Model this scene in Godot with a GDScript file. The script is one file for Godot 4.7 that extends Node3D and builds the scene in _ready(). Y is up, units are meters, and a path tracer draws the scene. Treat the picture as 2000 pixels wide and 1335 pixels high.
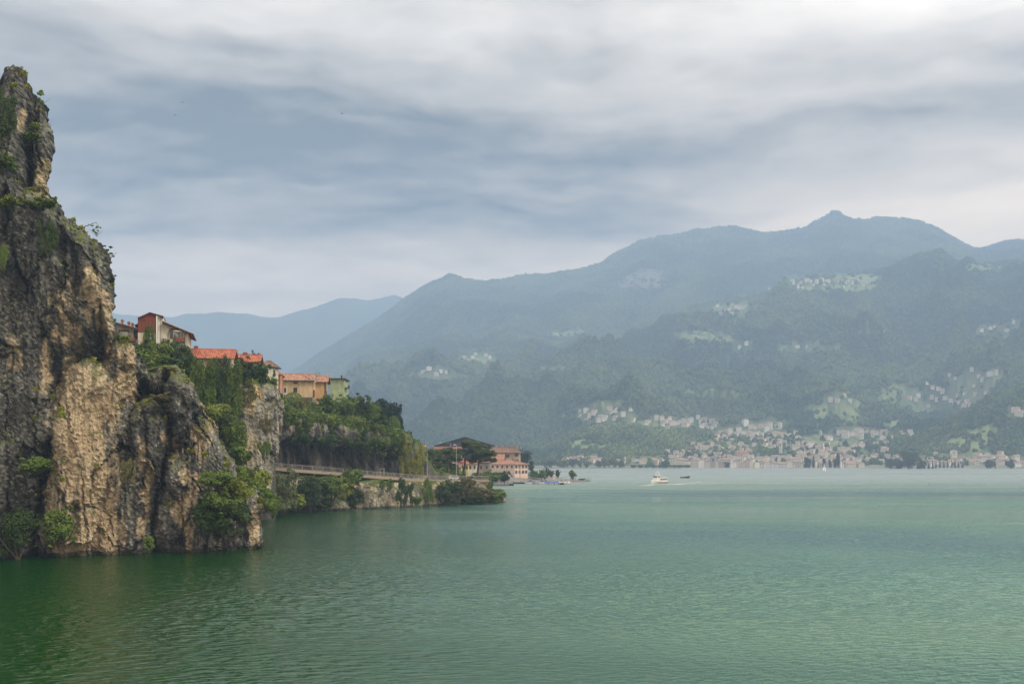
extends Node3D
# An Italian lake under cloud: a limestone crag with houses and a cantilevered road on the left, a harbour village on a point, a town and forested mountains across the water.
const FOCAL := 1944.0       # the lens, in pixels of the 2000-pixel photograph
const HORIZON := 899.0
const EYE := 13.0           # metres above the lake

var used := {}
var rng := RandomNumberGenerator.new()
var M := {}

func spot(px: float, py: float, d: float) -> Vector3:            # a point seen at that pixel, d metres ahead
	return Vector3((px - 1000.0) / FOCAL * d, EYE - (py - HORIZON) / FOCAL * d, -d)

func ground_spot(px: float, y: float, d: float) -> Vector3:
	return Vector3((px - 1000.0) / FOCAL * d, y, -d)

func curve(keys: Array, x: float) -> float:                       # straight lines between [x, y] pairs
	var n := keys.size()
	if x <= keys[0]: return keys[1]
	var i := 2
	while i < n:
		if x <= keys[i]:
			var t: float = (x - keys[i - 2]) / (keys[i] - keys[i - 2])
			return lerpf(keys[i - 1], keys[i + 1], t)
		i += 2
	return keys[n - 1]

func soft(keys: Array, x: float) -> float:                        # the same, eased
	var n := keys.size()
	if x <= keys[0]: return keys[1]
	var i := 2
	while i < n:
		if x <= keys[i]:
			var t: float = (x - keys[i - 2]) / (keys[i] - keys[i - 2])
			return lerpf(keys[i - 1], keys[i + 1], t * t * (3.0 - 2.0 * t))
		i += 2
	return keys[n - 1]

func noise(freq: float, octaves := 4, kind := FastNoiseLite.TYPE_SIMPLEX_SMOOTH, ridged := false, s := 1) -> FastNoiseLite:
	var n := FastNoiseLite.new()
	n.noise_type = kind
	n.frequency = freq
	n.seed = s
	n.fractal_type = (FastNoiseLite.FRACTAL_RIDGED if ridged else FastNoiseLite.FRACTAL_FBM) if octaves > 1 else FastNoiseLite.FRACTAL_NONE
	n.fractal_octaves = octaves
	return n

func lin(r: float, g: float, b: float, a := 1.0) -> Color:
	return Color(r, g, b, a).linear_to_srgb()

func paint(r: float, g: float, b: float, rough := 0.85, spec := 0.35) -> StandardMaterial3D:
	var m := StandardMaterial3D.new()
	m.albedo_color = lin(r, g, b)
	m.roughness = rough
	m.metallic_specular = spec
	return m

func tinted(rough := 0.9, spec := 0.25) -> StandardMaterial3D:    # takes its colour from the vertices
	var m := paint(1, 1, 1, rough, spec)
	m.vertex_color_use_as_albedo = true
	return m

# ---- collecting triangles
class Shape:
	var v := PackedVector3Array()
	var c := PackedColorArray()
	var n := PackedVector3Array()
	var col := Color.WHITE
	func tri(a: Vector3, b: Vector3, d: Vector3) -> void:
		v.append(a); v.append(b); v.append(d)
		c.append(col); c.append(col); c.append(col)
	func quad(a: Vector3, b: Vector3, d: Vector3, e: Vector3) -> void:
		tri(a, b, d); tri(a, d, e)
	func box(lo: Vector3, hi: Vector3, t := Transform3D()) -> void:
		var p := []
		for i in 8:
			p.append(t * Vector3(hi.x if i & 1 else lo.x, hi.y if i & 2 else lo.y, hi.z if i & 4 else lo.z))
		quad(p[0], p[1], p[3], p[2]); quad(p[5], p[4], p[6], p[7]); quad(p[4], p[0], p[2], p[6])
		quad(p[1], p[5], p[7], p[3]); quad(p[2], p[3], p[7], p[6]); quad(p[4], p[5], p[1], p[0])
	func bar(a: Vector3, b: Vector3, r0: float, r1: float, sides := 6) -> void:
		var y := (b - a).normalized()
		var x := y.cross(Vector3(0.3, 0.2, 1)).normalized()
		var z := x.cross(y)
		for i in sides:
			var s0 := TAU * i / sides
			var s1 := TAU * (i + 1) / sides
			var d0 := x * cos(s0) + z * sin(s0)
			var d1 := x * cos(s1) + z * sin(s1)
			quad(a + d0 * r0, b + d0 * r1, b + d1 * r1, a + d1 * r0)
			if r1 > 0.0: tri(b, b + d1 * r1, b + d0 * r1)
			tri(a, a + d0 * r0, a + d1 * r0)
	func prism(outline: PackedVector2Array, y0: float, y1: float) -> void:   # plan outline (x, z) raised from y0 to y1
		var k := outline.size()
		for i in k:
			var a := outline[i]
			var b := outline[(i + 1) % k]
			quad(Vector3(a.x, y0, a.y), Vector3(a.x, y1, a.y), Vector3(b.x, y1, b.y), Vector3(b.x, y0, b.y))
		var f := Geometry2D.triangulate_polygon(outline)
		for i in range(0, f.size(), 3):
			for y in [y0, y1]:
				tri(Vector3(outline[f[i]].x, y, outline[f[i]].y), Vector3(outline[f[i + 1]].x, y, outline[f[i + 1]].y), Vector3(outline[f[i + 2]].x, y, outline[f[i + 2]].y))
	func wall(outline: PackedVector2Array, z0: float, z1: float) -> void:    # elevation outline (x, y) given depth from z0 to z1
		var k := outline.size()
		for i in k:
			var a := outline[i]
			var b := outline[(i + 1) % k]
			quad(Vector3(a.x, a.y, z0), Vector3(a.x, a.y, z1), Vector3(b.x, b.y, z1), Vector3(b.x, b.y, z0))
		var f := Geometry2D.triangulate_polygon(outline)
		for i in range(0, f.size(), 3):
			for z in [z0, z1]:
				tri(Vector3(outline[f[i]].x, outline[f[i]].y, z), Vector3(outline[f[i + 1]].x, outline[f[i + 1]].y, z), Vector3(outline[f[i + 2]].x, outline[f[i + 2]].y, z))
	func made() -> ArrayMesh:
		var m := ArrayMesh.new()
		var a := []
		a.resize(Mesh.ARRAY_MAX)
		a[Mesh.ARRAY_VERTEX] = v
		a[Mesh.ARRAY_COLOR] = c
		if n.size() == v.size(): a[Mesh.ARRAY_NORMAL] = n
		m.add_surface_from_arrays(Mesh.PRIMITIVE_TRIANGLES, a)
		return m

# ---- naming
func numbered(called: String) -> String:
	var k: int = used.get(called, 0)
	used[called] = k + 1
	return called if k == 0 else "%s_%03d" % [called, k]

func tag(o: Node3D, label: String, category: String, group := "") -> Node3D:
	o.set_meta("label", label)
	o.set_meta("category", category)
	if group != "": o.set_meta("group", group)
	return o

func thing(called: String, label: String, category: String, at := Vector3.ZERO, turn := 0.0, group := "") -> Node3D:
	var o := Node3D.new()
	o.name = numbered(called)
	add_child(o)
	o.position = at
	o.rotation.y = turn
	return tag(o, label, category, group)

func obj(called: String, mesh: Mesh, m: Material, parent: Node3D = self) -> MeshInstance3D:
	var o := MeshInstance3D.new()
	o.name = numbered(called) if parent == self else called
	o.mesh = mesh
	o.material_override = m
	parent.add_child(o, true)
	return o

func struct(called: String, mesh: Mesh, m: Material) -> MeshInstance3D:
	var o := obj(called, mesh, m)
	o.set_meta("kind", "structure")
	return o

func dup(o: Node3D, at: Vector3, turn: float, label: String, size := Vector3.ONE, called := "") -> Node3D:
	var r: Node3D = o.duplicate()
	r.name = numbered(called if called != "" else String(o.name).get_slice("_0", 0))
	add_child(r)
	r.position = at
	r.rotation.y = turn
	r.scale = size
	r.set_meta("label", label)
	return r

func grid_mesh(p: PackedVector3Array, w: int, h: int, colors: PackedColorArray, uv := PackedVector2Array(), keep := PackedByteArray()) -> ArrayMesh:
	var nn := PackedVector3Array()
	nn.resize(p.size())
	for j in h:
		for i in w:
			var k := j * w + i
			var dx := p[k + (1 if i < w - 1 else 0)] - p[k - (1 if i > 0 else 0)]
			var dy := p[k + (w if j < h - 1 else 0)] - p[k - (w if j > 0 else 0)]
			nn[k] = dx.cross(dy).normalized()
	var idx := PackedInt32Array()
	for j in h - 1:
		for i in w - 1:
			var k := j * w + i
			if keep.size() and not (keep[k] and keep[k + 1] and keep[k + w] and keep[k + w + 1]): continue
			idx.append(k); idx.append(k + w); idx.append(k + 1)
			idx.append(k + 1); idx.append(k + w); idx.append(k + w + 1)
	var a := []
	a.resize(Mesh.ARRAY_MAX)
	a[Mesh.ARRAY_VERTEX] = p
	a[Mesh.ARRAY_NORMAL] = nn
	a[Mesh.ARRAY_COLOR] = colors
	if uv.size(): a[Mesh.ARRAY_TEX_UV] = uv
	a[Mesh.ARRAY_INDEX] = idx
	var m := ArrayMesh.new()
	m.add_surface_from_arrays(Mesh.PRIMITIVE_TRIANGLES, a)
	return m

# ---- the sky: layered cloud, computed for every direction above the horizon
func sky_picture() -> ImageTexture:
	var w := 4096
	var h := 2048
	var im := Image.create_empty(w, h, false, Image.FORMAT_RGBF)
	var streak := noise(0.55, 7, FastNoiseLite.TYPE_SIMPLEX_SMOOTH, false, 41)
	var wisp := noise(1.1, 6, FastNoiseLite.TYPE_SIMPLEX_SMOOTH, true, 44)
	var puff := noise(1.3, 6, FastNoiseLite.TYPE_SIMPLEX_SMOOTH, false, 42)
	var fine := noise(2.2, 5, FastNoiseLite.TYPE_SIMPLEX_SMOOTH, false, 45)
	var broad := noise(0.9, 3, FastNoiseLite.TYPE_SIMPLEX_SMOOTH, false, 43)
	var el_key := [0.0, 1.1, 5.0, 1.15, 8.5, 1.2, 11.4, 1.1, 13.0, 0.74, 14.6, 0.20, 16.8, -0.02, 19.0, 0.04, 21.5, 0.32, 24.0, 0.70, 31.0, 1.0, 45.0, 2.0, 90.0, 2.7]
	var low := Color(0.080, 0.066, 0.046)
	var hazy := Color(0.86, 0.65, 0.44)
	var high := Color(0.69, 0.605, 0.515)
	for y in h / 2 + 1:
		var el := (0.5 - (y + 0.5) / h) * PI
		var up := maxf(sin(el), 0.0)
		var hop := 1 if el < 0.6 else 4
		for x in range(0, w, hop):
			var az := (x + 0.5) / w * TAU
			var dx := sin(az) * cos(el)
			var dz := -cos(az) * cos(el)
			var b := broad.get_noise_3d(dx * 1.2, up * 3.0, dz * 1.2)
			# clouds lie on a level sheet, so they narrow towards the horizon
			var u := dx / (up + 0.11)
			var v := dz / (up + 0.11)
			var wob := puff.get_noise_2d(u * 0.5, v * 0.5)
			var s := streak.get_noise_2d(u * 0.55 + wob * 0.4, v * 1.15 + wob * 0.5)
			var s2 := puff.get_noise_2d(u * 0.9 + 7.0, v * 2.6 + wob)
			var e := rad_to_deg(el) + b * 4.5 - 2.2 * dx + s * 2.2
			var s3 := wisp.get_noise_2d(u * 0.32 + wob * 0.25, v * 1.05 + s * 0.25)
			var lift := smoothstep(0.02, 0.42, dx) * smoothstep(19.5, 12.5, rad_to_deg(el))
			var t := soft(el_key, e) * (1.0 - 0.5 * lift) + 0.92 * lift + 0.58 * smoothstep(0.10, 0.38, dx) * smoothstep(18.0, 24.0, rad_to_deg(el)) + (s * 0.42 + s2 * 0.30 + s3 * 0.20 + fine.get_noise_2d(u * 2.4, v * 3.0) * 0.15 - 0.04) * (1.0 - 0.55 * lift) + b * 0.10
			t = clampf(t, -0.1, 2.9)
			var c := low.lerp(hazy.lerp(high, smoothstep(9.0, 24.0, rad_to_deg(el))), t)
			for k in hop: im.set_pixel(x + k, y, c)
	var below := Color(0.16, 0.2, 0.2)
	im.fill_rect(Rect2i(0, h / 2 + 1, w, h / 2 - 1), below)
	return ImageTexture.create_from_image(im)

func _ready() -> void:
	# camera: a level camera whose lens is shifted up, so that uprights stay upright
	var cam := Camera3D.new()
	cam.name = "camera"
	cam.projection = Camera3D.PROJECTION_FRUSTUM
	cam.near = 0.5
	cam.far = 30000.0
	cam.size = 2.0 * 0.5 * 667.5 / FOCAL
	cam.frustum_offset = Vector2(0.0, (HORIZON - 667.5) / FOCAL * 0.5)
	cam.position = Vector3(0, EYE, 0)
	add_child(cam)
	var env := Environment.new()
	env.background_mode = Environment.BG_SKY
	var pano := PanoramaSkyMaterial.new()
	pano.panorama = sky_picture()
	env.sky = Sky.new()
	env.sky.sky_material = pano
	env.background_energy_multiplier = 1.0
	env.tonemap_mode = Environment.TONE_MAPPER_LINEAR
	env.tonemap_exposure = 2.25
	env.sdfgi_enabled = true
	env.ssao_enabled = true
	env.ssil_enabled = true
	env.fog_enabled = true
	env.fog_density = 0.00027
	env.fog_light_color = lin(0.44, 0.655, 1.0)
	var we := WorldEnvironment.new()
	we.name = "environment"
	we.environment = env
	add_child(we)
	var sun := DirectionalLight3D.new()
	sun.name = "sun"
	sun.light_energy = 0.5
	sun.light_angular_distance = 12.0
	sun.light_color = Color(1.0, 0.95, 0.86)
	sun.shadow_enabled = true
	sun.rotation_degrees = Vector3(-46, 62, 0)
	add_child(sun)
	rng.seed = 77
	make_materials()
	build_water()
	build_mountains()
	await get_tree().process_frame
	build_crag()
	build_shore()
	build_trees()
	build_hill_houses()
	build_road()
	build_village()
	build_town()
	build_boats()
	build_plants()

# ---- materials that many things share
func make_materials() -> void:
	M.rock = tinted(0.93, 0.2)
	var grain := NoiseTexture2D.new()
	grain.width = 512; grain.height = 512; grain.seamless = true
	grain.noise = noise(0.02, 5, FastNoiseLite.TYPE_SIMPLEX_SMOOTH, true, 5)
	M.rock.heightmap_enabled = true
	M.rock.heightmap_texture = grain
	M.rock.heightmap_scale = 8.0
	M.rock.uv1_triplanar = true
	M.rock.uv1_world_triplanar = true
	M.rock.uv1_scale = Vector3(0.16, 0.16, 0.16)
	M.land = tinted(1.0, 0.0)
	M.leaf = tinted(0.75, 0.25)
	M.leaf.backlight = lin(0.22, 0.22, 0.22)
	M.far_leaf = tinted(1.0, 0.0)
	M.plain = tinted(0.85, 0.3)
	M.bark = paint(0.07, 0.055, 0.042, 0.95)
	M.metal = paint(0.32, 0.33, 0.34, 0.5, 0.5)
	M.glass = paint(0.035, 0.045, 0.05, 0.12, 0.6)

# ---- the lake: real ripples near by, wind lanes as rougher or calmer water farther out
func build_water() -> void:
	var dist := PackedFloat32Array()
	for d in [-60.0, -20.0, 5.0, 20.0, 30.0, 38.0]: dist.append(d)
	for k in 520: dist.append(44.0 * pow(340.0 / 44.0, k / 520.0))
	for k in 150: dist.append(340.0 * pow(5200.0 / 340.0, k / 149.0))
	var rows := dist.size()
	var cols := 470
	var warp := noise(0.012, 3, FastNoiseLite.TYPE_SIMPLEX_SMOOTH, false, 21)
	var algae := noise(0.0065, 3, FastNoiseLite.TYPE_SIMPLEX_SMOOTH, false, 22)
	var wave := noise(0.36, 2, FastNoiseLite.TYPE_SIMPLEX_SMOOTH, true, 23)
	var chop := noise(0.85, 2, FastNoiseLite.TYPE_SIMPLEX_SMOOTH, false, 24)
	var wind := noise(0.010, 4, FastNoiseLite.TYPE_SIMPLEX_SMOOTH, false, 25)
	var p := PackedVector3Array()
	var uv := PackedVector2Array()
	var col := PackedColorArray()
	var rough := PackedByteArray()
	for j in rows:
		var d := dist[j]
		for i in cols:
			var s := (i / (cols - 1.0) - 0.5) * 2.0
			var x := absf(d) * (0.62 * s + 0.75 * pow(s, 9)) + 40.0 * pow(s, 7) + 18.0 * s
			var gust := wind.get_noise_2d(x * 0.35, d * 1.4)
			var calm := smoothstep(-10.0, 90.0, x + 62.0 + maxf(0.0, d - 150.0) * 0.1)
			var amp := (0.6 + gust * 0.9) * (0.14 + 0.86 * calm) * smoothstep(330.0, 150.0, d) * smoothstep(20.0, 44.0, d)
			var y := 0.0
			if amp > 0.01:
				y = amp * (wave.get_noise_2d(x * 0.62 + d * 0.15, d * 1.25) * 0.125 + chop.get_noise_2d(x * 0.7 - d * 0.2, d * 1.2) * 0.050)
			p.append(Vector3(x, y, -d))
			var wx := warp.get_noise_2d(x, d) * 9.0
			var wy := warp.get_noise_2d(x + 900.0, d) * 9.0
			uv.append(Vector2((x * 0.985 + d * 0.17 + wx) / 34.0, (d * 0.985 - x * 0.17 + wy) / 20.0))
			# green, darkened near the crag by shade and reflection put into the colour, bluer in the open lake, in drifting patches
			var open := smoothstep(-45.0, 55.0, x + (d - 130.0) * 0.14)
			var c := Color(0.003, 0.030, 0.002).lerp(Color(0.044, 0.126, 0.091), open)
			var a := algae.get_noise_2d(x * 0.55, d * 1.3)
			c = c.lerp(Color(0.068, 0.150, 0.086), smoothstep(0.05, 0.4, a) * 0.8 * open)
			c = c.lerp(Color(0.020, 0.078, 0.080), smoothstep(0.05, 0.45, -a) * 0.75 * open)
			# a wind lane far out, its duller reflection put into the colour, and clearer green water this side of it
			var sway := gust * 60.0 + x * 0.10
			var lane := exp(-pow((d + sway - 395.0) / 48.0, 2.0)) * smoothstep(-10.0, 60.0, x)
			c = c.lerp(Color(0.085, 0.165, 0.112), exp(-pow((d + sway - 262.0) / 40.0, 2.0)) * smoothstep(-20.0, 30.0, x) * 0.7)
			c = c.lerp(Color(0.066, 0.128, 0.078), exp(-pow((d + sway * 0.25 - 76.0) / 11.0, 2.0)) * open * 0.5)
			c = c.lerp(Color(0.205, 0.255, 0.255), smoothstep(260.0, 800.0, d) * 0.85)  # pale sky reflection put into the colour of the far water
			c = c.lerp(Color(0.018, 0.065, 0.080), lane * 0.75)
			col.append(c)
			var level := smoothstep(120.0, 700.0, d) * 2.6 + (gust + algae.get_noise_2d(x * 0.2 + 300.0, d * 2.2)) * 2.4 * smoothstep(90.0, 300.0, d)
			rough.append(clampi(int(level + 0.9 - 0.8 * (1.0 - calm)), 0, 4))
	var n := NoiseTexture2D.new()
	n.width = 1024; n.height = 1024; n.seamless = true
	n.noise = noise(0.022, 4, FastNoiseLite.TYPE_SIMPLEX_SMOOTH, false, 3)
	n.as_normal_map = true
	n.bump_strength = 16.0
	var nn := PackedVector3Array()
	nn.resize(p.size())
	for j in rows:
		for i in cols:
			var k := j * cols + i
			var dx := p[k + (1 if i < cols - 1 else 0)] - p[k - (1 if i > 0 else 0)]
			var dy := p[k + (cols if j < rows - 1 else 0)] - p[k - (cols if j > 0 else 0)]
			nn[k] = dx.cross(dy).normalized()
	var mesh := ArrayMesh.new()
	for z in 5:
		var map := PackedInt32Array()
		map.resize(p.size())
		map.fill(-1)
		var v := PackedVector3Array()
		var vn := PackedVector3Array()
		var vc := PackedColorArray()
		var vu := PackedVector2Array()
		var idx := PackedInt32Array()
		for j in rows - 1:
			for i in cols - 1:
				var k := j * cols + i
				if rough[k] != z: continue
				for q in [k, k + cols, k + 1, k + cols + 1]:
					if map[q] < 0:
						map[q] = v.size()
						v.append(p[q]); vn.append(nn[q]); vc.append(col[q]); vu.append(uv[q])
				idx.append(map[k]); idx.append(map[k + cols]); idx.append(map[k + 1])
				idx.append(map[k + 1]); idx.append(map[k + cols]); idx.append(map[k + cols + 1])
		if idx.is_empty(): continue
		var a := []
		a.resize(Mesh.ARRAY_MAX)
		a[Mesh.ARRAY_VERTEX] = v
		a[Mesh.ARRAY_NORMAL] = vn
		a[Mesh.ARRAY_COLOR] = vc
		a[Mesh.ARRAY_TEX_UV] = vu
		a[Mesh.ARRAY_INDEX] = idx
		mesh.add_surface_from_arrays(Mesh.PRIMITIVE_TRIANGLES, a)
		var m := tinted([0.11, 0.19, 0.29, 0.40, 0.50][z], 0.37)
		m.normal_enabled = true
		m.normal_texture = n
		m.normal_scale = [0.45, 1.0, 1.2, 1.3, 1.4][z]
		mesh.surface_set_material(mesh.get_surface_count() - 1, m)
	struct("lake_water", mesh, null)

# ---- the far shore: forested mountains as one relief over azimuth and distance
const RIDGES := [
	# distance in metres, then px, py pairs of what stands there (metres above the lake follow from them)
	[1565.0, [400, 916.5, 2400, 916.5]],
	[1680.0, [400, 912, 1250, 911, 1350, 908, 1560, 906, 1700, 908, 2400, 908]],
	[1900.0, [400, 890, 1060, 896, 1150, 878, 1230, 862, 1300, 872, 1350, 885, 1420, 880, 1500, 872, 1560, 868, 1640, 872, 1700, 880, 1760, 874, 1800, 862, 1850, 838, 1900, 806, 1950, 780, 2000, 756, 2100, 730, 2400, 690]],
	[2200.0, [400, 872, 1060, 868, 1150, 835, 1230, 822, 1300, 838, 1360, 855, 1430, 848, 1500, 838, 1560, 842, 1640, 848, 1700, 858, 1760, 856, 1800, 850, 1850, 842, 1900, 822, 1950, 802, 2000, 788, 2400, 740]],
	[2750.0, [400, 840, 600, 820, 800, 805, 1000, 790, 1100, 780, 1200, 770, 1300, 772, 1350, 785, 1450, 788, 1500, 780, 1600, 772, 1700, 770, 1800, 758, 1900, 728, 2000, 700, 2400, 680]],
	[3600.0, [400, 815, 600, 790, 700, 750, 800, 720, 900, 700, 1000, 692, 1100, 690, 1200, 678, 1280, 645, 1330, 622, 1400, 592, 1500, 572, 1560, 556, 1640, 545, 1700, 534, 1760, 520, 1800, 508, 1835, 504, 1880, 514, 1940, 526, 2000, 530, 2400, 530]],
	[4250.0, [400, 805, 600, 770, 700, 720, 800, 680, 880, 655, 1000, 650, 1100, 648, 1200, 640, 1300, 628, 1400, 610, 1500, 590, 1600, 572, 1700, 548, 1800, 525, 1900, 520, 2000, 525, 2400, 525]],
	[5600.0, [300, 830, 400, 800, 500, 765, 560, 735, 620, 695, 680, 655, 740, 620, 800, 580, 840, 553, 870, 539, 885, 537, 910, 545, 945, 551, 1000, 546, 1090, 540, 1150, 524, 1200, 498, 1250, 476, 1290, 462, 1330, 454, 1370, 451, 1420, 447, 1460, 451, 1490, 455, 1530, 448, 1570, 445, 1600, 433, 1625, 419, 1635, 418, 1665, 430, 1700, 433, 1740, 431, 1780, 434, 1810, 441, 1850, 460, 1885, 482, 1910, 490, 1940, 484, 1970, 476, 2000, 470, 2100, 450, 2400, 430]],
	[6700.0, [300, 860, 400, 850, 600, 830, 800, 720, 1000, 690, 1400, 600, 1800, 600, 2400, 560]],
	[7900.0, [-400, 600, 150, 606, 230, 611, 330, 617, 390, 613, 430, 612, 480, 615, 540, 618, 590, 606, 640, 592, 672, 584, 695, 582, 720, 589, 745, 584, 770, 579, 830, 592, 1000, 620, 2400, 620]],
]
# meadows and vineyards: px, py, half width, half height
const MEADOWS := [[1635, 800, 72, 21], [1755, 772, 42, 26], [1905, 748, 58, 27], [1880, 772, 50, 12], [1640, 862, 85, 14], [1890, 868, 40, 20], [1930, 850, 26, 24], [1940, 895, 80, 8],
	[1395, 768, 52, 12], [1190, 790, 46, 9], [1380, 655, 60, 14], [1570, 680, 70, 8], [1160, 812, 70, 8], [1300, 830, 80, 12], [1075, 718, 36, 6], [930, 703, 50, 7], [850, 735, 75, 8], [1690, 545, 60, 9],
	[1640, 562, 90, 7], [1260, 545, 55, 18], [1930, 522, 45, 8], [1470, 838, 60, 10], [1760, 830, 50, 8], [1140, 870, 70, 10], [1440, 600, 50, 8], [1800, 800, 40, 10], [1560, 905, 130, 4], [1100, 650, 50, 8], [1690, 650, 50, 5]]
var ridge_noise: FastNoiseLite
var gully: FastNoiseLite
var patchy: FastNoiseLite

func mountain_y(px: float, d: float) -> float:
	var w := d + ridge_noise.get_noise_2d(px * 0.9, d * 0.2) * 0.05 * d * smoothstep(1600.0, 2600.0, d) * (1.0 - smoothstep(4300.0, 5400.0, d) * 0.75)
	var k := 0
	while k < RIDGES.size() - 2 and w > RIDGES[k + 1][0]: k += 1
	var d0: float = RIDGES[k][0]
	var d1: float = RIDGES[k + 1][0]
	var y0: float = EYE - (curve(RIDGES[k][1], px) - HORIZON) / FOCAL * d0
	var y1: float = EYE - (curve(RIDGES[k + 1][1], px) - HORIZON) / FOCAL * d1
	var t := clampf((w - d0) / (d1 - d0), 0.0, 1.0)
	var y := lerpf(y0, y1, t)
	var x := (px - 1000.0) / FOCAL * d
	var rough := smoothstep(1620.0, 2400.0, d) * (1.0 - 0.82 * smoothstep(3100.0, 3700.0, d))
	y += (gully.get_noise_2d(x, d) - 0.1) * 130.0 * rough * smoothstep(0.0, 120.0, y)
	return y

func meadow_at(px: float, py: float) -> float:
	var m := 0.0
	var e := patchy.get_noise_2d(px * 1.7, py * 3.0)
	for a in MEADOWS:
		var r := Vector2((px - a[0]) / a[2], (py - a[1]) / a[3]).length()
		if r < 1.7: m = maxf(m, smoothstep(1.2, 0.7, r + e * 0.75))
	return m

func build_mountains() -> void:
	ridge_noise = noise(0.006, 3, FastNoiseLite.TYPE_SIMPLEX_SMOOTH, false, 31)
	gully = noise(0.0016, 5, FastNoiseLite.TYPE_SIMPLEX_SMOOTH, true, 32)
	patchy = noise(0.012, 4, FastNoiseLite.TYPE_SIMPLEX_SMOOTH, false, 33)
	plan_town()
	plan_more()
	var cols := 560
	var rows := 230
	var p := PackedVector3Array()
	var col := PackedColorArray()
	var green := PackedFloat32Array()
	for j in rows:
		var t := j / (rows - 1.0)
		var d := 1560.0 + 6440.0 * (t * 0.35 + 0.65 * t * t)
		for i in cols:
			var px := -420.0 + 2900.0 * i / (cols - 1.0)
			var y := mountain_y(px, d)
			p.append(Vector3((px - 1000.0) / FOCAL * d, y, -d))
			var py := HORIZON - (y - EYE) / d * FOCAL
			var m := meadow_at(px, py) if d < 6000.0 else 0.0
			green.append(m)
			var wx := (px - 1000.0) / FOCAL * d
			var q := patchy.get_noise_2d(wx * 0.3, d * 0.3)
			var c := Color(0.040, 0.075, 0.030).lerp(Color(0.085, 0.125, 0.046), clampf(q + 0.5, 0.0, 1.0))
			var terrace: Color = Color(0.13, 0.185, 0.075).lerp(Color(0.18, 0.22, 0.11), clampf(0.5 + gully.get_noise_2d(px * 40.0, d * 6.0), 0.0, 1.0)) if fposmod(y / 8.0 + q * 1.5, 1.0) > 0.25 else Color(0.075, 0.115, 0.05)
			if absf(px - 1260.0) < 60.0 and absf(py - 545.0) < 25.0: terrace = Color(0.13, 0.13, 0.11)
			c = c.lerp(terrace, m)
			if town_near(px, py) and d < 3000.0: c = c.lerp(Color(0.11, 0.135, 0.075), 0.6)
			if y < 9.0 and d < 1720.0: c = Color(0.16, 0.17, 0.13)
			col.append(c)
	struct("mountain", grid_mesh(p, cols, rows, col), M.land)
	# the forest on it
	var ball := far_tree()
	var where: Array[Transform3D] = []
	var tint := PackedColorArray()
	var r := RandomNumberGenerator.new()
	r.seed = 5
	var want := 330000
	for k in want:
		var f := r.randf()
		var d := 1640.0 + 4050.0 * pow(f, 1.25)
		var px := r.randf_range(430.0, 2120.0)
		var y := mountain_y(px, d)
		var py := HORIZON - (y - EYE) / d * FOCAL
		if y < 5.0: continue
		if r.randf() < meadow_at(px, py) * 1.5 - 0.15 and r.randf() > 0.07: continue
		if town_near(px, py) and r.randf() < 0.93: continue
		if d < 1900.0 and r.randf() > 0.6: continue
		var s := r.randf_range(3.4, 7.4) * (0.60 + d / 9500.0)
		var b := Basis(Vector3.UP, r.randf() * TAU).scaled(Vector3(s, s * r.randf_range(0.8, 1.5), s))
		where.append(Transform3D(b, Vector3((px - 1000.0) / FOCAL * d, y - s * 0.15, -d)))
		var wx := (px - 1000.0) / FOCAL * d
		var q := patchy.get_noise_2d(wx * 0.3, d * 0.3)
		var q2 := patchy.get_noise_2d(wx * 0.08 + 500.0, d * 0.08)
		var c := Color(0.036, 0.074, 0.036).lerp(Color(0.15, 0.20, 0.066), clampf(q * 0.9 + q2 * 0.8 + 0.1 + r.randf() * 0.6, 0.0, 1.0))
		tint.append(c)
	var mm := MultiMesh.new()
	mm.transform_format = MultiMesh.TRANSFORM_3D
	mm.use_colors = true
	mm.mesh = ball
	mm.instance_count = where.size()
	for i in where.size():
		mm.set_instance_transform(i, where[i])
		mm.set_instance_color(i, tint[i])
	var o := MultiMeshInstance3D.new()
	o.name = "mountain_forest"
	o.multimesh = mm
	o.material_override = M.far_leaf
	add_child(o)
	tag(o, "dense mixed forest covering the mountain slopes beyond the lake", "forest")
	o.set_meta("kind", "stuff")

func far_tree() -> ArrayMesh:                    # a crown of one metre radius, of small leafy faces
	var s := Shape.new()
	var r := RandomNumberGenerator.new()
	r.seed = 9
	for k in 46:
		var d := Vector3(r.randfn(), absf(r.randfn()) * 0.9, r.randfn()).normalized()
		var at := d * r.randf_range(0.7, 1.0) * Vector3(1, 1.1, 1) + Vector3(0, 0.3, 0)
		var n := (d + Vector3(r.randfn(), r.randfn(), r.randfn()) * 0.35).normalized()
		var x := n.cross(Vector3(r.randfn(), 1, r.randfn())).normalized() * 0.42
		var y := n.cross(x)
		s.col = Color(1, 1, 1) * r.randf_range(0.75, 1.2)
		s.quad(at - x - y * 0.6, at - x * 0.3 + y, at + x + y * 0.5, at + x * 0.4 - y)
	return s.made()

# ---- rock faces: a relief over an upright plane, every buttress with its own outline, depth and roundness
class Face:
	var o: Vector3           # foot of the plane
	var r: Vector3           # along it
	var n: Vector3           # towards the water
	func place(a: float, b: float, c: float) -> Vector3:
		return o + r * a + Vector3.UP * b + n * c

func face(px0: float, d0: float, px1: float, d1: float) -> Face:
	var f := Face.new()
	f.o = ground_spot(px0, 0, d0)
	var e := ground_spot(px1, 0, d1)
	f.r = (e - f.o).normalized()
	f.n = Vector3(-f.r.z, 0, f.r.x)
	if f.n.dot(-f.o) < 0.0: f.n = -f.n
	return f

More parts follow.
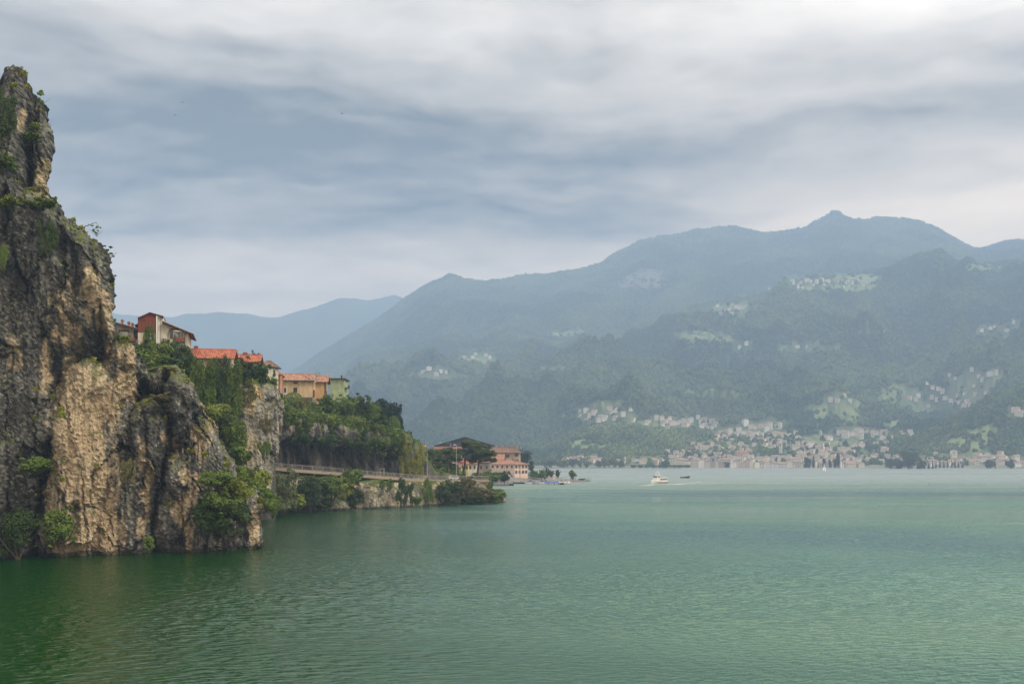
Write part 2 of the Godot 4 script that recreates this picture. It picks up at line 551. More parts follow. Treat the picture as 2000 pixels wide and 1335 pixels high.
func on_face(f: Face, px: float, py: float, c: float) -> Vector2:    # where the sight through that pixel meets the plane c metres out
	var dir := Vector3((px - 1000.0) / FOCAL, -(py - HORIZON) / FOCAL, -1.0)
	var eye := Vector3(0, EYE, 0)
	var t := (f.o + f.n * c - eye).dot(f.n) / dir.dot(f.n)
	var p := eye + dir * t - f.o
	return Vector2(p.dot(f.r), p.y)

func outline_field(f: Face, mass: Dictionary, lo: Vector2, step: float, w: int, h: int) -> PackedFloat32Array:
	var pts := PackedVector2Array()
	for i in range(0, mass.line.size(), 2):
		pts.append(on_face(f, mass.line[i], mass.line[i + 1], mass.rim))
	var out := PackedFloat32Array()
	out.resize(w * h)
	var k := pts.size()
	for j in h:
		for i in w:
			var p := lo + Vector2(i, j) * step
			var best := 1e9
			for q in k:
				var c := Geometry2D.get_closest_point_to_segment(p, pts[q], pts[(q + 1) % k])
				best = minf(best, p.distance_squared_to(c))
			out[j * w + i] = sqrt(best) * (1.0 if Geometry2D.is_point_in_polygon(p, pts) else -1.0)
	return out

func look_up(fld: PackedFloat32Array, w: int, h: int, x: float, y: float) -> float:
	x = clampf(x, 0.0, w - 1.001)
	y = clampf(y, 0.0, h - 1.001)
	var i := int(x)
	var j := int(y)
	var k := j * w + i
	var fx := x - i
	return lerpf(lerpf(fld[k], fld[k + 1], fx), lerpf(fld[k + w], fld[k + w + 1], fx), y - j)

# masses: {line: px, py..., rim: metres out at the outline, bulge: metres more inside, round: metres over which it rounds off}
# colours: hue.call(px, py, a, b, seed noises) picks the stone
func rock_face(called: String, f: Face, masses: Array, step: float, rough: float, hue: Callable, thick: float, low := -1.2) -> Dictionary:
	var lo := Vector2(1e9, low)
	var hi := Vector2(-1e9, -1e9)
	for m in masses:
		for i in range(0, m.line.size(), 2):
			var p := on_face(f, m.line[i], m.line[i + 1], m.rim)
			lo.x = minf(lo.x, p.x - 1.0)
			hi = Vector2(maxf(hi.x, p.x + 1.0), maxf(hi.y, p.y + 1.0))
	var cs := step * 4.0
	var cw := int((hi.x - lo.x) / cs) + 3
	var ch := int((hi.y - lo.y) / cs) + 3
	var fields := []
	for m in masses: fields.append(outline_field(f, m, lo, cs, cw, ch))
	var w := int((hi.x - lo.x) / step) + 1
	var h := int((hi.y - lo.y) / step) + 1
	var n_warp := noise(0.16, 4, FastNoiseLite.TYPE_SIMPLEX_SMOOTH, false, 41)
	var n_big := noise(0.06, 3, FastNoiseLite.TYPE_SIMPLEX_SMOOTH, false, 42)
	var n_rib := noise(0.28, 4, FastNoiseLite.TYPE_SIMPLEX_SMOOTH, true, 43)
	var n_fine := noise(0.9, 4, FastNoiseLite.TYPE_SIMPLEX_SMOOTH, false, 44)
	var n_block := noise(0.24, 1, FastNoiseLite.TYPE_CELLULAR, false, 45)
	n_block.cellular_return_type = FastNoiseLite.RETURN_DISTANCE2_SUB
	n_block.cellular_jitter = 0.9
	var n_small := noise(0.95, 1, FastNoiseLite.TYPE_CELLULAR, false, 46)
	n_small.cellular_return_type = FastNoiseLite.RETURN_CELL_VALUE
	var n_slab := noise(0.22, 1, FastNoiseLite.TYPE_CELLULAR, false, 48)
	n_slab.cellular_return_type = FastNoiseLite.RETURN_CELL_VALUE
	var depth := PackedFloat32Array()
	var keep := PackedByteArray()
	var crack := PackedFloat32Array()
	depth.resize(w * h); keep.resize(w * h); crack.resize(w * h)
	for j in h:
		var b := lo.y + j * step
		for i in w:
			var a := lo.x + i * step
			var wa := a + n_warp.get_noise_2d(a, b * 0.6) * 0.9 * rough + n_fine.get_noise_2d(a, b) * 0.35
			var wb := b + n_warp.get_noise_2d(a + 50.0, b * 0.7) * 0.9 * rough + n_fine.get_noise_2d(a, b + 70.0) * 0.3
			var best := -1e9
			var second := -1e9
			var inside := -1e9
			for q in masses.size():
				var m: Dictionary = masses[q]
				var d := look_up(fields[q], cw, ch, (wa - lo.x) / cs, (wb - lo.y) / cs)
				inside = maxf(inside, d)
				var c: float = m.rim
				if d <= 0.0: c += d * 5.0
				else:
					var t := 1.0 - minf(d / m.round, 1.0)
					c += m.bulge * sqrt(1.0 - t * t)
				if m.has("lean"): c += (b - 10.0) * m.lean
				if c > best:
					second = best
					best = c
				elif c > second: second = c
			var k := j * w + i
			keep[k] = 1 if inside > -0.02 else 0
			if keep[k] == 0: continue
			var big := n_big.get_noise_2d(wa, wb * 0.55)
			var rib := n_rib.get_noise_2d(wa, wb * 0.32 + big * 2.0)
			var cell := n_block.get_noise_2d(wa * 1.0 + wb * 0.12, wb * 0.34) + 1.0 + maxf(0.0, -big) * 0.3
			var slab := n_slab.get_noise_2d(wa * 0.9 + wb * 0.12, wb * 0.42)
			var mid := n_slab.get_noise_2d(wa * 2.3 + wb * 0.3 + 80.0, wb * 1.1)
			var small := n_small.get_noise_2d(wa + wb * 0.2, wb * 0.75)
			var fine := n_fine.get_noise_2d(a * 1.6, b * 1.3)
			var cr := smoothstep(0.10, 0.0, cell)
			var flute := n_rib.get_noise_2d(wa * 1.5 + 300.0, wb * 0.13)
			var z := best + rough * (big * 3.2 - (1.0 - rib) * 0.5 + slab * 1.15 + mid * 0.20 + small * 0.09 + fine * 0.22 - cr * 0.5 + flute * 0.62)
			crack[k] = cr + maxf(0.0, -rib) * 0.5
			depth[k] = z
	var p := PackedVector3Array()
	var col := PackedColorArray()
	p.resize(w * h); col.resize(w * h)
	for j in h:
		for i in w:
			var k := j * w + i
			if keep[k] == 0: continue
			p[k] = f.place(lo.x + i * step, lo.y + j * step, depth[k])
	var v := PackedVector3Array()
	var nn := PackedVector3Array()
	var idx := PackedInt32Array()
	var ledges := []
	for j in h:
		for i in w:
			var k := j * w + i
			if keep[k] == 0: continue
			var l := k - 1 if i > 0 and keep[k - 1] else k
			var rr := k + 1 if i < w - 1 and keep[k + 1] else k
			var dn := k - w if j > 0 and keep[k - w] else k
			var up := k + w if j < h - 1 and keep[k + w] else k
			var nrm := (p[rr] - p[l]).cross(p[up] - p[dn]).normalized()
			var q := p[k]
			var px := 1000.0 + q.x / -q.z * FOCAL
			var py := HORIZON - (q.y - EYE) / -q.z * FOCAL
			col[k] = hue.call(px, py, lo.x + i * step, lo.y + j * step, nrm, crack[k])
			if nrm.y > 0.68 and (i * 7 + j * 3) % 5 == 0: ledges.append(q)
	# the face, with its edges carried back into the hill
	var a := []
	a.resize(Mesh.ARRAY_MAX)
	var cc := PackedColorArray()
	var map := PackedInt32Array()
	map.resize(w * h)
	for k in w * h:
		if keep[k]:
			map[k] = v.size()
			v.append(p[k]); cc.append(col[k])
	for j in h - 1:
		for i in w - 1:
			var k := j * w + i
			if keep[k] and keep[k + 1] and keep[k + w] and keep[k + w + 1]:
				idx.append(map[k]); idx.append(map[k + w]); idx.append(map[k + 1])
				idx.append(map[k + 1]); idx.append(map[k + w]); idx.append(map[k + w + 1])
				for side in [[i - 1, j, k, k + w], [i + 1, j, k + 1, k + w + 1], [i, j + 1, k + w, k + w + 1]]:
					var x: int = side[0]
					var y: int = side[1]
					var s := y * w + x
					if x >= 0 and x < w - 1 and y < h - 1 and keep[s] and keep[s + 1] and keep[s + w] and keep[s + w + 1]: continue
					var e0: int = map[side[2]]
					var e1: int = map[side[3]]
					var at := v.size()
					var back := f.n * -thick - f.r * (thick * 0.24)
					v.append(v[e0] + back); v.append(v[e1] + back)
					cc.append(cc[e0]); cc.append(cc[e1])
					idx.append(e0); idx.append(e1); idx.append(at)
					idx.append(e1); idx.append(at + 1); idx.append(at)
	a[Mesh.ARRAY_VERTEX] = v
	a[Mesh.ARRAY_COLOR] = cc
	a[Mesh.ARRAY_INDEX] = idx
	var mesh := ArrayMesh.new()
	mesh.add_surface_from_arrays(Mesh.PRIMITIVE_TRIANGLES, a)
	struct(called, mesh, M.rock)
	return {"ledges": ledges, "face": f}

var stain: FastNoiseLite
var blotch: FastNoiseLite
var speck: FastNoiseLite
var streaky: FastNoiseLite

func blob(px: float, py: float, x: float, y: float, rx: float, ry: float) -> float:
	return clampf(1.6 - 1.6 * Vector2((px - x) / rx, (py - y) / ry).length(), 0.0, 1.0)

# where the fresh ochre stone shows: px, py, half width, half height
const OCHRE := [[160, 860, 75, 190], [150, 760, 55, 80], [200, 780, 60, 90], [180, 980, 85, 150], [140, 1050, 70, 70], [105, 960, 26, 140], [245, 740, 30, 80], [215, 1040, 45, 80], [283, 960, 14, 180], [385, 860, 34, 40], [405, 830, 24, 60], [370, 960, 20, 80],
	[46, 234, 13, 28], [84, 345, 20, 60], [130, 620, 40, 110], [185, 570, 30, 60], [205, 640, 26, 90], [92, 690, 20, 90], [27, 700, 20, 40], [358, 1030, 20, 70], [330, 880, 20, 40], [495, 1040, 24, 60]]
const BLACK := [[20, 640, 26, 120], [22, 800, 34, 110], [45, 930, 44, 110], [62, 900, 20, 90], [110, 590, 10, 110], [150, 600, 26, 70], [150, 690, 55, 50], [108, 740, 14, 90], [185, 660, 50, 30], [95, 470, 22, 70], [8, 480, 14, 80], [325, 765, 30, 26], [280, 760, 30, 18], [440, 1020, 60, 70], [255, 880, 10, 80], [312, 900, 7, 90]]

func crag_stone(px: float, py: float, a: float, b: float, n: Vector3, crack: float) -> Color:
	var s := stain.get_noise_2d(a * 1.5, b * 0.16)
	var t := blotch.get_noise_2d(a, b * 0.7)
	var e := speck.get_noise_2d(a, b)
	var wx := px + t * 26.0
	var wy := py + blotch.get_noise_2d(a + 40.0, b) * 40.0
	var grey := Color(0.046, 0.046, 0.043).lerp(Color(0.175, 0.170, 0.157), clampf(0.42 + t * 0.9 + e * 0.6, 0.0, 1.0))
	var tan_ := Color(0.245, 0.185, 0.115).lerp(Color(0.43, 0.35, 0.24), clampf(0.5 + e * 0.8 + t * 0.6, 0.0, 1.0))
	var o := 0.0
	for k in OCHRE: o = maxf(o, blob(wx, wy, k[0], k[1], k[2], k[3]))
	o = smoothstep(0.2, 0.75, o + s * 0.55 + e * 0.2 + t * 0.2) * smoothstep(0.0, 0.15, o)
	var c := grey.lerp(tan_, maxf(o, smoothstep(0.36, 0.62, s + t * 0.3) * 0.22))
	var s4 := stain.get_noise_2d(a * 4.5 + 90.0, b * 0.35)
	c = c.lerp(c * 0.42, smoothstep(0.08, 0.55, s4 + t * 0.3) * (0.7 - 0.35 * o))
	var k2 := 0.0
	for k in BLACK: k2 = maxf(k2, blob(wx, wy, k[0], k[1], k[2], k[3]))
	c = c.lerp(Color(0.035, 0.034, 0.032), clampf(k2 * 1.1 + s * 0.9 - 0.1, 0.0, 1.0) * smoothstep(0.02, 0.3, k2) * 0.85)
	c = c.lerp(Color(0.028, 0.027, 0.025), smoothstep(0.16, 0.45, -s + e * 0.3) * (0.85 - o * 0.5))
	c = c.lerp(Color(0.025, 0.023, 0.02), clampf(crack, 0.0, 1.0) * (0.7 - o * 0.25))
	c = c.lerp(Color(0.46, 0.45, 0.41), smoothstep(0.35, 0.6, e + t * 0.35) * 0.35)
	# moss and grass where soil can lie
	c = c.lerp(Color(0.075, 0.095, 0.024), smoothstep(0.55, 0.85, n.y + t * 0.35) * smoothstep(1.5, 5.0, b))
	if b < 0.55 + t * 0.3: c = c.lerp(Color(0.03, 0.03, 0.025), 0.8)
	return c

func shore_stone(px: float, py: float, a: float, b: float, n: Vector3, crack: float) -> Color:
	var s := stain.get_noise_2d(a * 1.1, b * 0.14)
	var t := blotch.get_noise_2d(a, b * 0.7)
	var e := speck.get_noise_2d(a, b)
	var c := Color(0.15, 0.145, 0.13).lerp(Color(0.34, 0.32, 0.27), clampf(0.5 + t * 0.8 + e * 0.7, 0.0, 1.0))
	c = c.lerp(Color(0.48, 0.36, 0.19), clampf(blob(px + t * 20.0, py, 496, 775, 16, 40) * 1.5 + blob(px, py, 490, 870, 20, 40) * 0.4 + smoothstep(0.2, 0.5, s + t * 0.3) * 0.35, 0.0, 1.0))
	c = c.lerp(Color(0.05, 0.048, 0.045), smoothstep(0.22, 0.5, -s) * 0.7)
	if py > 930.0: c = c.lerp(Color(0.46, 0.39, 0.27), clampf(0.55 + s, 0.0, 1.0) * 0.7)
	elif px > 545.0: c = c.lerp(Color(0.04, 0.04, 0.04), clampf(0.8 - s * 0.7 + t * 0.3, 0.0, 1.0) * smoothstep(822.0, 850.0, py + t * 12.0))  # shade under the overhang, put into the stone colour
	c = c.lerp(Color(0.05, 0.046, 0.04), clampf(crack, 0.0, 1.0) * 0.55)
	c = c.lerp(Color(0.075, 0.1, 0.03), smoothstep(0.4, 0.75, n.y + t * 0.3))
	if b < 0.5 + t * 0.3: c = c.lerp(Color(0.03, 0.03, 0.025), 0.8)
	return c

var crag_ledges := []
var shore_ledges := []

func build_crag() -> void:
	stain = noise(0.5, 4, FastNoiseLite.TYPE_SIMPLEX_SMOOTH, false, 51)
	blotch = noise(0.22, 4, FastNoiseLite.TYPE_SIMPLEX_SMOOTH, false, 52)
	speck = noise(1.7, 3, FastNoiseLite.TYPE_SIMPLEX_SMOOTH, false, 53)
	var f := face(85, 134.0, 510, 144.6)
	var masses := [
		# the whole crag, well back
		{"rim": -11.0, "bulge": 4.0, "round": 5.0, "line": [-360, 1130, -360, 60, -200, 40, -110, 96, -30, 150, 6, 165, 10, 138, 20, 129, 47, 138, 62, 168, 84, 200, 97, 233, 109, 285, 97, 345, 92, 390, 125, 420, 175, 455, 196, 480, 212, 520, 224, 585, 227, 650, 262, 690, 290, 735, 318, 718, 345, 714, 358, 736, 385, 790, 412, 820, 440, 880, 462, 912, 505, 965, 512, 1130]},
		# the tower, left
		{"rim": -7.0, "bulge": 6.5, "round": 5.0, "lean": 0.02, "line": [-360, 1130, -360, 300, -200, 200, -60, 240, 0, 260, 30, 330, 60, 380, 92, 392, 125, 420, 175, 455, 196, 480, 212, 520, 224, 585, 228, 650, 226, 690, 205, 720, 140, 740, 120, 800, 100, 900, 72, 1010, 60, 1130]},
		{"rim": -7.5, "bulge": 4.5, "round": 2.6, "line": [10, 330, 4, 240, 4, 168, 9, 138, 20, 128, 47, 137, 62, 170, 66, 220, 60, 270, 50, 300, 40, 340]},
		{"rim": -7.0, "bulge": 4.5, "round": 2.8, "line": [58, 212, 83, 199, 97, 233, 109, 285, 108, 305, 97, 345, 92, 395, 70, 400, 72, 330, 66, 280]},
		{"rim": -6.0, "bulge": 4.0, "round": 3.5, "line": [-120, 250, -30, 260, 30, 275, 55, 300, 58, 350, 40, 390, 20, 420, -120, 420]},
		{"rim": -3.6, "bulge": 5.0, "round": 4.5, "lean": 0.03, "line": [112, 430, 150, 436, 190, 478, 212, 522, 224, 590, 226, 648, 210, 690, 195, 640, 180, 660, 160, 590, 120, 560, 108, 480]},
		{"rim": -3.0, "bulge": 3.6, "round": 4.0, "line": [8, 400, 60, 395, 98, 440, 100, 560, 100, 640, 104, 740, 90, 800, 40, 790, 26, 700, 14, 560]},
		{"rim": -3.5, "bulge": 2.5, "round": 3.0, "line": [-100, 690, 24, 690, 50, 760, 60, 830, 84, 800, 108, 790, 110, 850, 70, 890, 30, 870, -100, 900]},
		# the ochre wall
		{"rim": -3.8, "bulge": 4.6, "round": 4.5, "line": [72, 1130, 82, 980, 104, 880, 100, 850, 116, 770, 132, 705, 160, 690, 196, 704, 226, 662, 252, 666, 270, 692, 274, 730, 262, 790, 258, 830, 262, 900, 270, 1130]},
		{"rim": -1.6, "bulge": 2.2, "round": 3.0, "line": [96, 1130, 112, 960, 126, 820, 150, 740, 168, 800, 186, 850, 200, 920, 214, 1000, 222, 1130]},
		{"rim": -2.6, "bulge": 2.6, "round": 2.6, "line": [200, 730, 228, 690, 256, 690, 268, 730, 255, 790, 236, 840, 214, 800]},
		{"rim": -2.2, "bulge": 1.8, "round": 1.6, "line": [224, 672, 250, 668, 262, 700, 250, 735, 232, 720]},
		{"rim": -3.5, "bulge": 2.2, "round": 2.2, "line": [128, 720, 142, 700, 156, 716, 158, 770, 146, 830, 130, 800]},
		# the grey wall
		{"rim": -2.6, "bulge": 4.2, "round": 4.0, "line": [226, 1130, 236, 900, 250, 830, 268, 790, 296, 776, 322, 800, 330, 850, 316, 920, 304, 1000, 292, 1130]},
		# the knob and its roof
		{"rim": -4.6, "bulge": 2.5, "round": 2.2, "line": [286, 742, 316, 718, 346, 714, 352, 730, 330, 744, 318, 768, 294, 764]},
		{"rim": -2.6, "bulge": 3.8, "round": 2.6, "line": [326, 745, 350, 730, 374, 756, 386, 792, 380, 832, 362, 868, 346, 876, 334, 850, 324, 810]},
		# the right buttress and the toe
		{"rim": -5.0, "bulge": 4.8, "round": 4.5, "line": [290, 1130, 304, 1000, 322, 900, 344, 868, 362, 858, 386, 812, 412, 822, 424, 846, 442, 882, 460, 910, 474, 950, 480, 1130]},
		{"rim": -2.4, "bulge": 2.4, "round": 3.0, "line": [300, 1130, 312, 1000, 330, 910, 346, 890, 360, 940, 372, 1010, 380, 1130]},
		{"rim": -4.4, "bulge": 3.8, "round": 2.2, "line": [458, 1130, 470, 1000, 482, 962, 496, 955, 508, 975, 518, 990, 509, 1030, 508, 1060, 512, 1130]},
		{"rim": -4.2, "bulge": 2.2, "round": 2.0, "line": [372, 900, 390, 850, 410, 836, 424, 870, 440, 900, 430, 940, 400, 950]},
	]
	crag_ledges = rock_face("crag", f, masses, 0.15, 1.0, crag_stone, 26.0).ledges

func build_shore() -> void:
	# the second crag, below the long house
	var f2 := face(440, 204.0, 560, 214.0)
	rock_face("second_crag", f2, [
		{"rim": -3.0, "bulge": 4.0, "round": 4.0, "line": [440, 1000, 446, 900, 462, 830, 468, 770, 488, 752, 512, 744, 530, 752, 544, 790, 545, 830, 536, 880, 532, 925, 528, 1000]},
		{"rim": -1.0, "bulge": 2.2, "round": 2.2, "line": [486, 830, 500, 780, 520, 752, 540, 790, 543, 830, 530, 860, 505, 870]},
		{"rim": -1.2, "bulge": 2.0, "round": 2.2, "line": [480, 900, 494, 868, 520, 866, 534, 890, 530, 935, 500, 940]},
	], 0.24, 0.85, shore_stone, 18.0)
	# the overhanging wall above the road
	var f3 := face(540, 262.0, 840, 306.0)
	rock_face("overhang_wall", f3, [
		{"rim": -7.0, "bulge": 2.5, "round": 3.0, "line": [520, 960, 520, 800, 560, 800, 640, 812, 720, 822, 770, 838, 800, 850, 826, 880, 832, 960]},
		{"rim": -0.5, "bulge": 4.2, "round": 2.5, "line": [536, 862, 540, 800, 580, 806, 625, 822, 640, 862, 600, 868]},
		{"rim": -0.5, "bulge": 4.0, "round": 2.5, "line": [632, 862, 640, 824, 690, 830, 735, 838, 742, 872, 690, 872, 660, 878]},
		{"rim": -1.0, "bulge": 3.6, "round": 2.5, "line": [730, 872, 735, 838, 770, 845, 795, 862, 785, 885, 750, 880]},
	], 0.30, 0.7, shore_stone, 14.0, 5.0)
	# the low cliff below the road
	var f4 := face(525, 242.0, 985, 308.0)
	rock_face("lakeside_cliff", f4, [
		{"rim": -4.0, "bulge": 2.0, "round": 3.0, "line": [500, 1030, 500, 925, 620, 934, 760, 938, 860, 942, 900, 944, 944, 950, 978, 962, 986, 985, 988, 1030]},
		{"rim": -1.6, "bulge": 1.8, "round": 2.0, "line": [712, 1030, 716, 948, 740, 940, 766, 945, 778, 960, 776, 1030]},
		{"rim": -1.8, "bulge": 2.0, "round": 2.0, "line": [774, 1030, 780, 962, 806, 950, 826, 946, 834, 965, 832, 1030]},
		{"rim": -2.0, "bulge": 2.4, "round": 2.5, "line": [640, 1030, 644, 980, 664, 972, 680, 985, 684, 1030]},
		{"rim": -2.6, "bulge": 1.4, "round": 2.0, "line": [890, 1030, 894, 970, 930, 962, 970, 968, 984, 984, 986, 1030]},
	], 0.26, 0.8, shore_stone, 12.0)
	build_hillside()
	build_promontory()

# ---- the ground behind the rock: a slope the houses stand on
const EDGE_D := [150, 152, 230, 158, 300, 162, 380, 178, 445, 196, 470, 212, 545, 228, 556, 272, 600, 279, 700, 293, 800, 309, 850, 318, 900, 334]
const EDGE_PY := [150, 700, 230, 712, 300, 745, 380, 800, 420, 850, 455, 800, 475, 762, 520, 745, 540, 775, 560, 806, 640, 818, 720, 830, 780, 850, 810, 862, 830, 890, 850, 922, 900, 926]
const HOUSE_PY := [150, 690, 230, 690, 300, 700, 370, 735, 460, 742, 520, 752, 545, 788, 600, 794, 650, 790, 690, 796, 740, 824, 790, 862, 830, 895, 900, 920]

func hill_y(px: float, d: float) -> float:
	var d0 := curve(EDGE_D, px)
	var y0 := EYE - (curve(EDGE_PY, px) - HORIZON) / FOCAL * d0
	var y1 := EYE - (curve(HOUSE_PY, px) - HORIZON) / FOCAL * (d0 + 26.0)
	var t := (d - d0) / 22.0
	if t < 0.0: return lerpf(y0, -3.0, clampf(-t * 9.0, 0.0, 1.0))
	return lerpf(y0, y1, smoothstep(0.0, 1.0, t))

func build_hillside() -> void:
	var cols := 260
	var rows := 56
	var p := PackedVector3Array()
	var col := PackedColorArray()
	var keep := PackedByteArray()
	var lump := noise(0.09, 4, FastNoiseLite.TYPE_SIMPLEX_SMOOTH, false, 61)
	for j in rows:
		for i in cols:
			var px := 120.0 + 790.0 * i / (cols - 1.0)
			var f := j / (rows - 1.0)
			var d := curve(EDGE_D, px) - 3.0 + 84.0 * f * f + 6.0 * f
			var q := ground_spot(px, hill_y(px, d), d)
			keep.append(0 if px > 540.0 and px < 557.0 and d < 276.0 else 1)
			if j == rows - 1: q.y = -2.0
			else: q.y += lump.get_noise_2d(q.x, q.z) * 1.2
			p.append(q)
			var t := lump.get_noise_2d(q.x * 2.0 + 30.0, q.z * 2.0)
			if d < curve(EDGE_D, px): col.append(Color(0.075, 0.073, 0.066) * (1.0 + t))
			else: col.append(Color(0.05, 0.075, 0.024).lerp(Color(0.12, 0.13, 0.05), clampf(0.4 + t, 0.0, 1.0)))
	struct("hillside", grid_mesh(p, cols, rows, col, PackedVector2Array(), keep), M.land)

func build_promontory() -> void:
	var edge := [[838, 300, 7.0], [872, 304, 6.8], [955, 311, 6.6], [958, 335, 6.2], [950, 420, 4.5], [958, 500, 2.2], [985, 545, 1.5], [1004, 560, 1.3], [1034, 585, 1.3], [1070, 588, 1.2], [1098, 586, 1.1], [1112, 590, 1.0], [1136, 606, 0.9], [1150, 612, 0.5], [1146, 626, 0.5], [1120, 640, 0.9], [1080, 700, 1.2], [1040, 790, 1.2], [900, 800, 2.0], [800, 760, 4.0], [780, 500, 7.0], [815, 330, 7.2]]
	var s := Shape.new()
	var top := PackedVector2Array()
	var ys := []
	for e in edge:
		var q := ground_spot(e[0], e[2], e[1])
		top.append(Vector2(q.x, q.z)); ys.append(e[2])
	s.col = Color(0.16, 0.155, 0.14)
	var f := Geometry2D.triangulate_polygon(top)
	for i in range(0, f.size(), 3):
		s.tri(Vector3(top[f[i]].x, ys[f[i]], top[f[i]].y), Vector3(top[f[i + 1]].x, ys[f[i + 1]], top[f[i + 1]].y), Vector3(top[f[i + 2]].x, ys[f[i + 2]], top[f[i + 2]].y))
	s.col = Color(0.22, 0.2, 0.17)
	for i in top.size():
		var k := (i + 1) % top.size()
		s.quad(Vector3(top[i].x, ys[i], top[i].y), Vector3(top[k].x, ys[k], top[k].y), Vector3(top[k].x, -3, top[k].y), Vector3(top[i].x, -3, top[i].y))
	struct("promontory_ground", s.made(), M.land)

# ---- trees and bushes: crowns of leaf-sized faces in lobes
var crowns := {}
var leaf_mats := {}

func leaf_mat(kind: String) -> StandardMaterial3D:
	if not leaf_mats.has(kind):
		var t := {"dark": [0.030, 0.055, 0.011], "mid": [0.084, 0.132, 0.020], "light": [0.145, 0.185, 0.028], "grey": [0.115, 0.150, 0.058], "conifer": [0.014, 0.034, 0.019], "thuja": [0.075, 0.130, 0.018], "pine": [0.052, 0.082, 0.022], "ivy": [0.165, 0.180, 0.026], "dry": [0.11, 0.105, 0.04], "blue": [0.046, 0.085, 0.028]}
		var m := tinted(0.7, 0.3)
		var c: Array = t[kind]
		m.albedo_color = lin(c[0], c[1], c[2])
		m.backlight = lin(0.25, 0.25, 0.25)
		leaf_mats[kind] = m
	return leaf_mats[kind]

# shape: "round", "tall", "flat", "cone", "curtain", "spiky", "clipped"
func crown(shape: String, k: int, leaf: float) -> ArrayMesh:
	var key := "%s %d %.3f" % [shape, k, leaf]
	if crowns.has(key): return crowns[key]
	var r := RandomNumberGenerator.new()
	r.seed = hash(key)
	var lobes := []
	var n := 15
	if shape == "tall": n = 18
	if shape == "cone": n = 26
	if shape == "curtain": n = 30
	if shape == "clipped": n = 1
	if shape == "sprig": n = 9
	for i in n:
		var t := (i + 0.5) / n
		match shape:
			"cone":
				var a := i * 2.4
				var w := (1.0 - t) * 0.62 + 0.03
				lobes.append([Vector3(cos(a) * w, -1.0 + 1.95 * t, sin(a) * w), Vector3(0.36 * (1.1 - t), 0.16, 0.36 * (1.1 - t)), 1.0])
			"tall":
				var a := r.randf() * TAU
				var w := r.randf_range(0.1, 0.66)
				lobes.append([Vector3(cos(a) * w, r.randf_range(-0.75, 0.5), sin(a) * w), Vector3(0.24, r.randf_range(0.35, 0.55), 0.24), 1.0])
			"flat":
				var a := r.randf() * TAU
				var w := sqrt(r.randf()) * 0.75
				lobes.append([Vector3(cos(a) * w, r.randf_range(-0.35, 0.45) * (1.0 - w * 0.5), sin(a) * w), Vector3(0.36, 0.42, 0.36), 1.0])
			"curtain":
				lobes.append([Vector3(r.randf_range(-0.85, 0.85), r.randf_range(-0.75, 0.7), r.randf_range(-0.1, 0.35)), Vector3(0.20, r.randf_range(0.22, 0.4), 0.5), 1.0])
			"sprig":
				var h := r.randf_range(-0.6, 0.9)
				var w := r.randf_range(0.1, 0.75)
				var a := r.randf() * TAU
				lobes.append([Vector3(cos(a) * w, h, sin(a) * w), Vector3(0.24, 0.15, 0.24), 1.0])
			"clipped":
				lobes.append([Vector3.ZERO, Vector3(0.97, 0.97, 0.97), 1.0])
			_:
				var d := Vector3(r.randfn(), r.randfn() * 0.9 + 0.1, r.randfn()).normalized() * r.randf_range(0.35, 0.72)
				var q := r.randf_range(0.26, 0.46)
				lobes.append([d, Vector3(q, q * 0.85, q), 1.0])
	if shape == "tall":
		for i in 16:
			var a := r.randf() * TAU
			var w := r.randf_range(0.5, 0.95)
			lobes.append([Vector3(cos(a) * w, r.randf_range(-0.7, 0.75), sin(a) * w), Vector3(0.11, r.randf_range(0.16, 0.3), 0.11), 1.0])
	if shape == "round" or shape == "spiky":       # loose sprays that break the outline
		for i in 14:
			var d := Vector3(r.randfn(), r.randfn() * 0.9 + 0.25, r.randfn()).normalized() * r.randf_range(0.8, 1.04)
			var q := r.randf_range(0.09, 0.19)
			lobes.append([d, Vector3(q, q * 1.1, q), 1.0])
	var total := 0.0
	for l in lobes:
		l[2] = r.randf_range(0.6, 1.4)
		total += l[1].x * (l[1].y + l[1].x) * 0.5
	var s := Shape.new()
	var count := int(total * 12.6 / (leaf * leaf) * (2.3 if shape != "clipped" else 3.0))
	count = mini(count, 5200)
	for l in lobes:
		var share := int(count * l[1].x * (l[1].y + l[1].x) * 0.5 / total)
		for i in share:
			var d := Vector3(r.randfn(), r.randfn(), r.randfn()).normalized()
			if d.y < -0.3 and r.randf() < 0.6 and shape != "clipped": d.y = -d.y
			var depth := 1.06 - absf(r.randfn()) * (0.30 if shape != "clipped" else 0.04)
			var at: Vector3 = l[0] + d * l[1] * depth
			if shape == "clipped" and at.y < -0.99: continue
			var nrm := (d * 1.1 + Vector3(r.randfn(), r.randfn() + 0.5, r.randfn()) * 0.55).normalized()
			if shape == "spiky" or shape == "tall": nrm = (nrm + Vector3(r.randfn(), -0.2, r.randfn())).normalized()
			var along := nrm.cross(Vector3(r.randfn(), r.randfn(), r.randfn())).normalized()
			if shape == "tall" or shape == "curtain":
				along = (along + Vector3(0, 1.4 if shape == "tall" else -1.4, 0)).normalized()
				along = (along - nrm * along.dot(nrm)).normalized()
			var side := nrm.cross(along)
			var z := leaf * r.randf_range(0.65, 1.35)
			var tint: float = l[2] * r.randf_range(0.6, 1.45)
			var warm := r.randf_range(-0.12, 0.16)
			s.col = Color(tint * (1.0 + warm), tint, tint * (1.0 - warm * 1.2))
			var p0 := at - along * z * 0.5
			var p2 := at + along * z * 0.62
			s.quad(p0, at + side * z * 0.34, p2, at - side * z * 0.34)
	crowns[key] = s.made()
	return crowns[key]

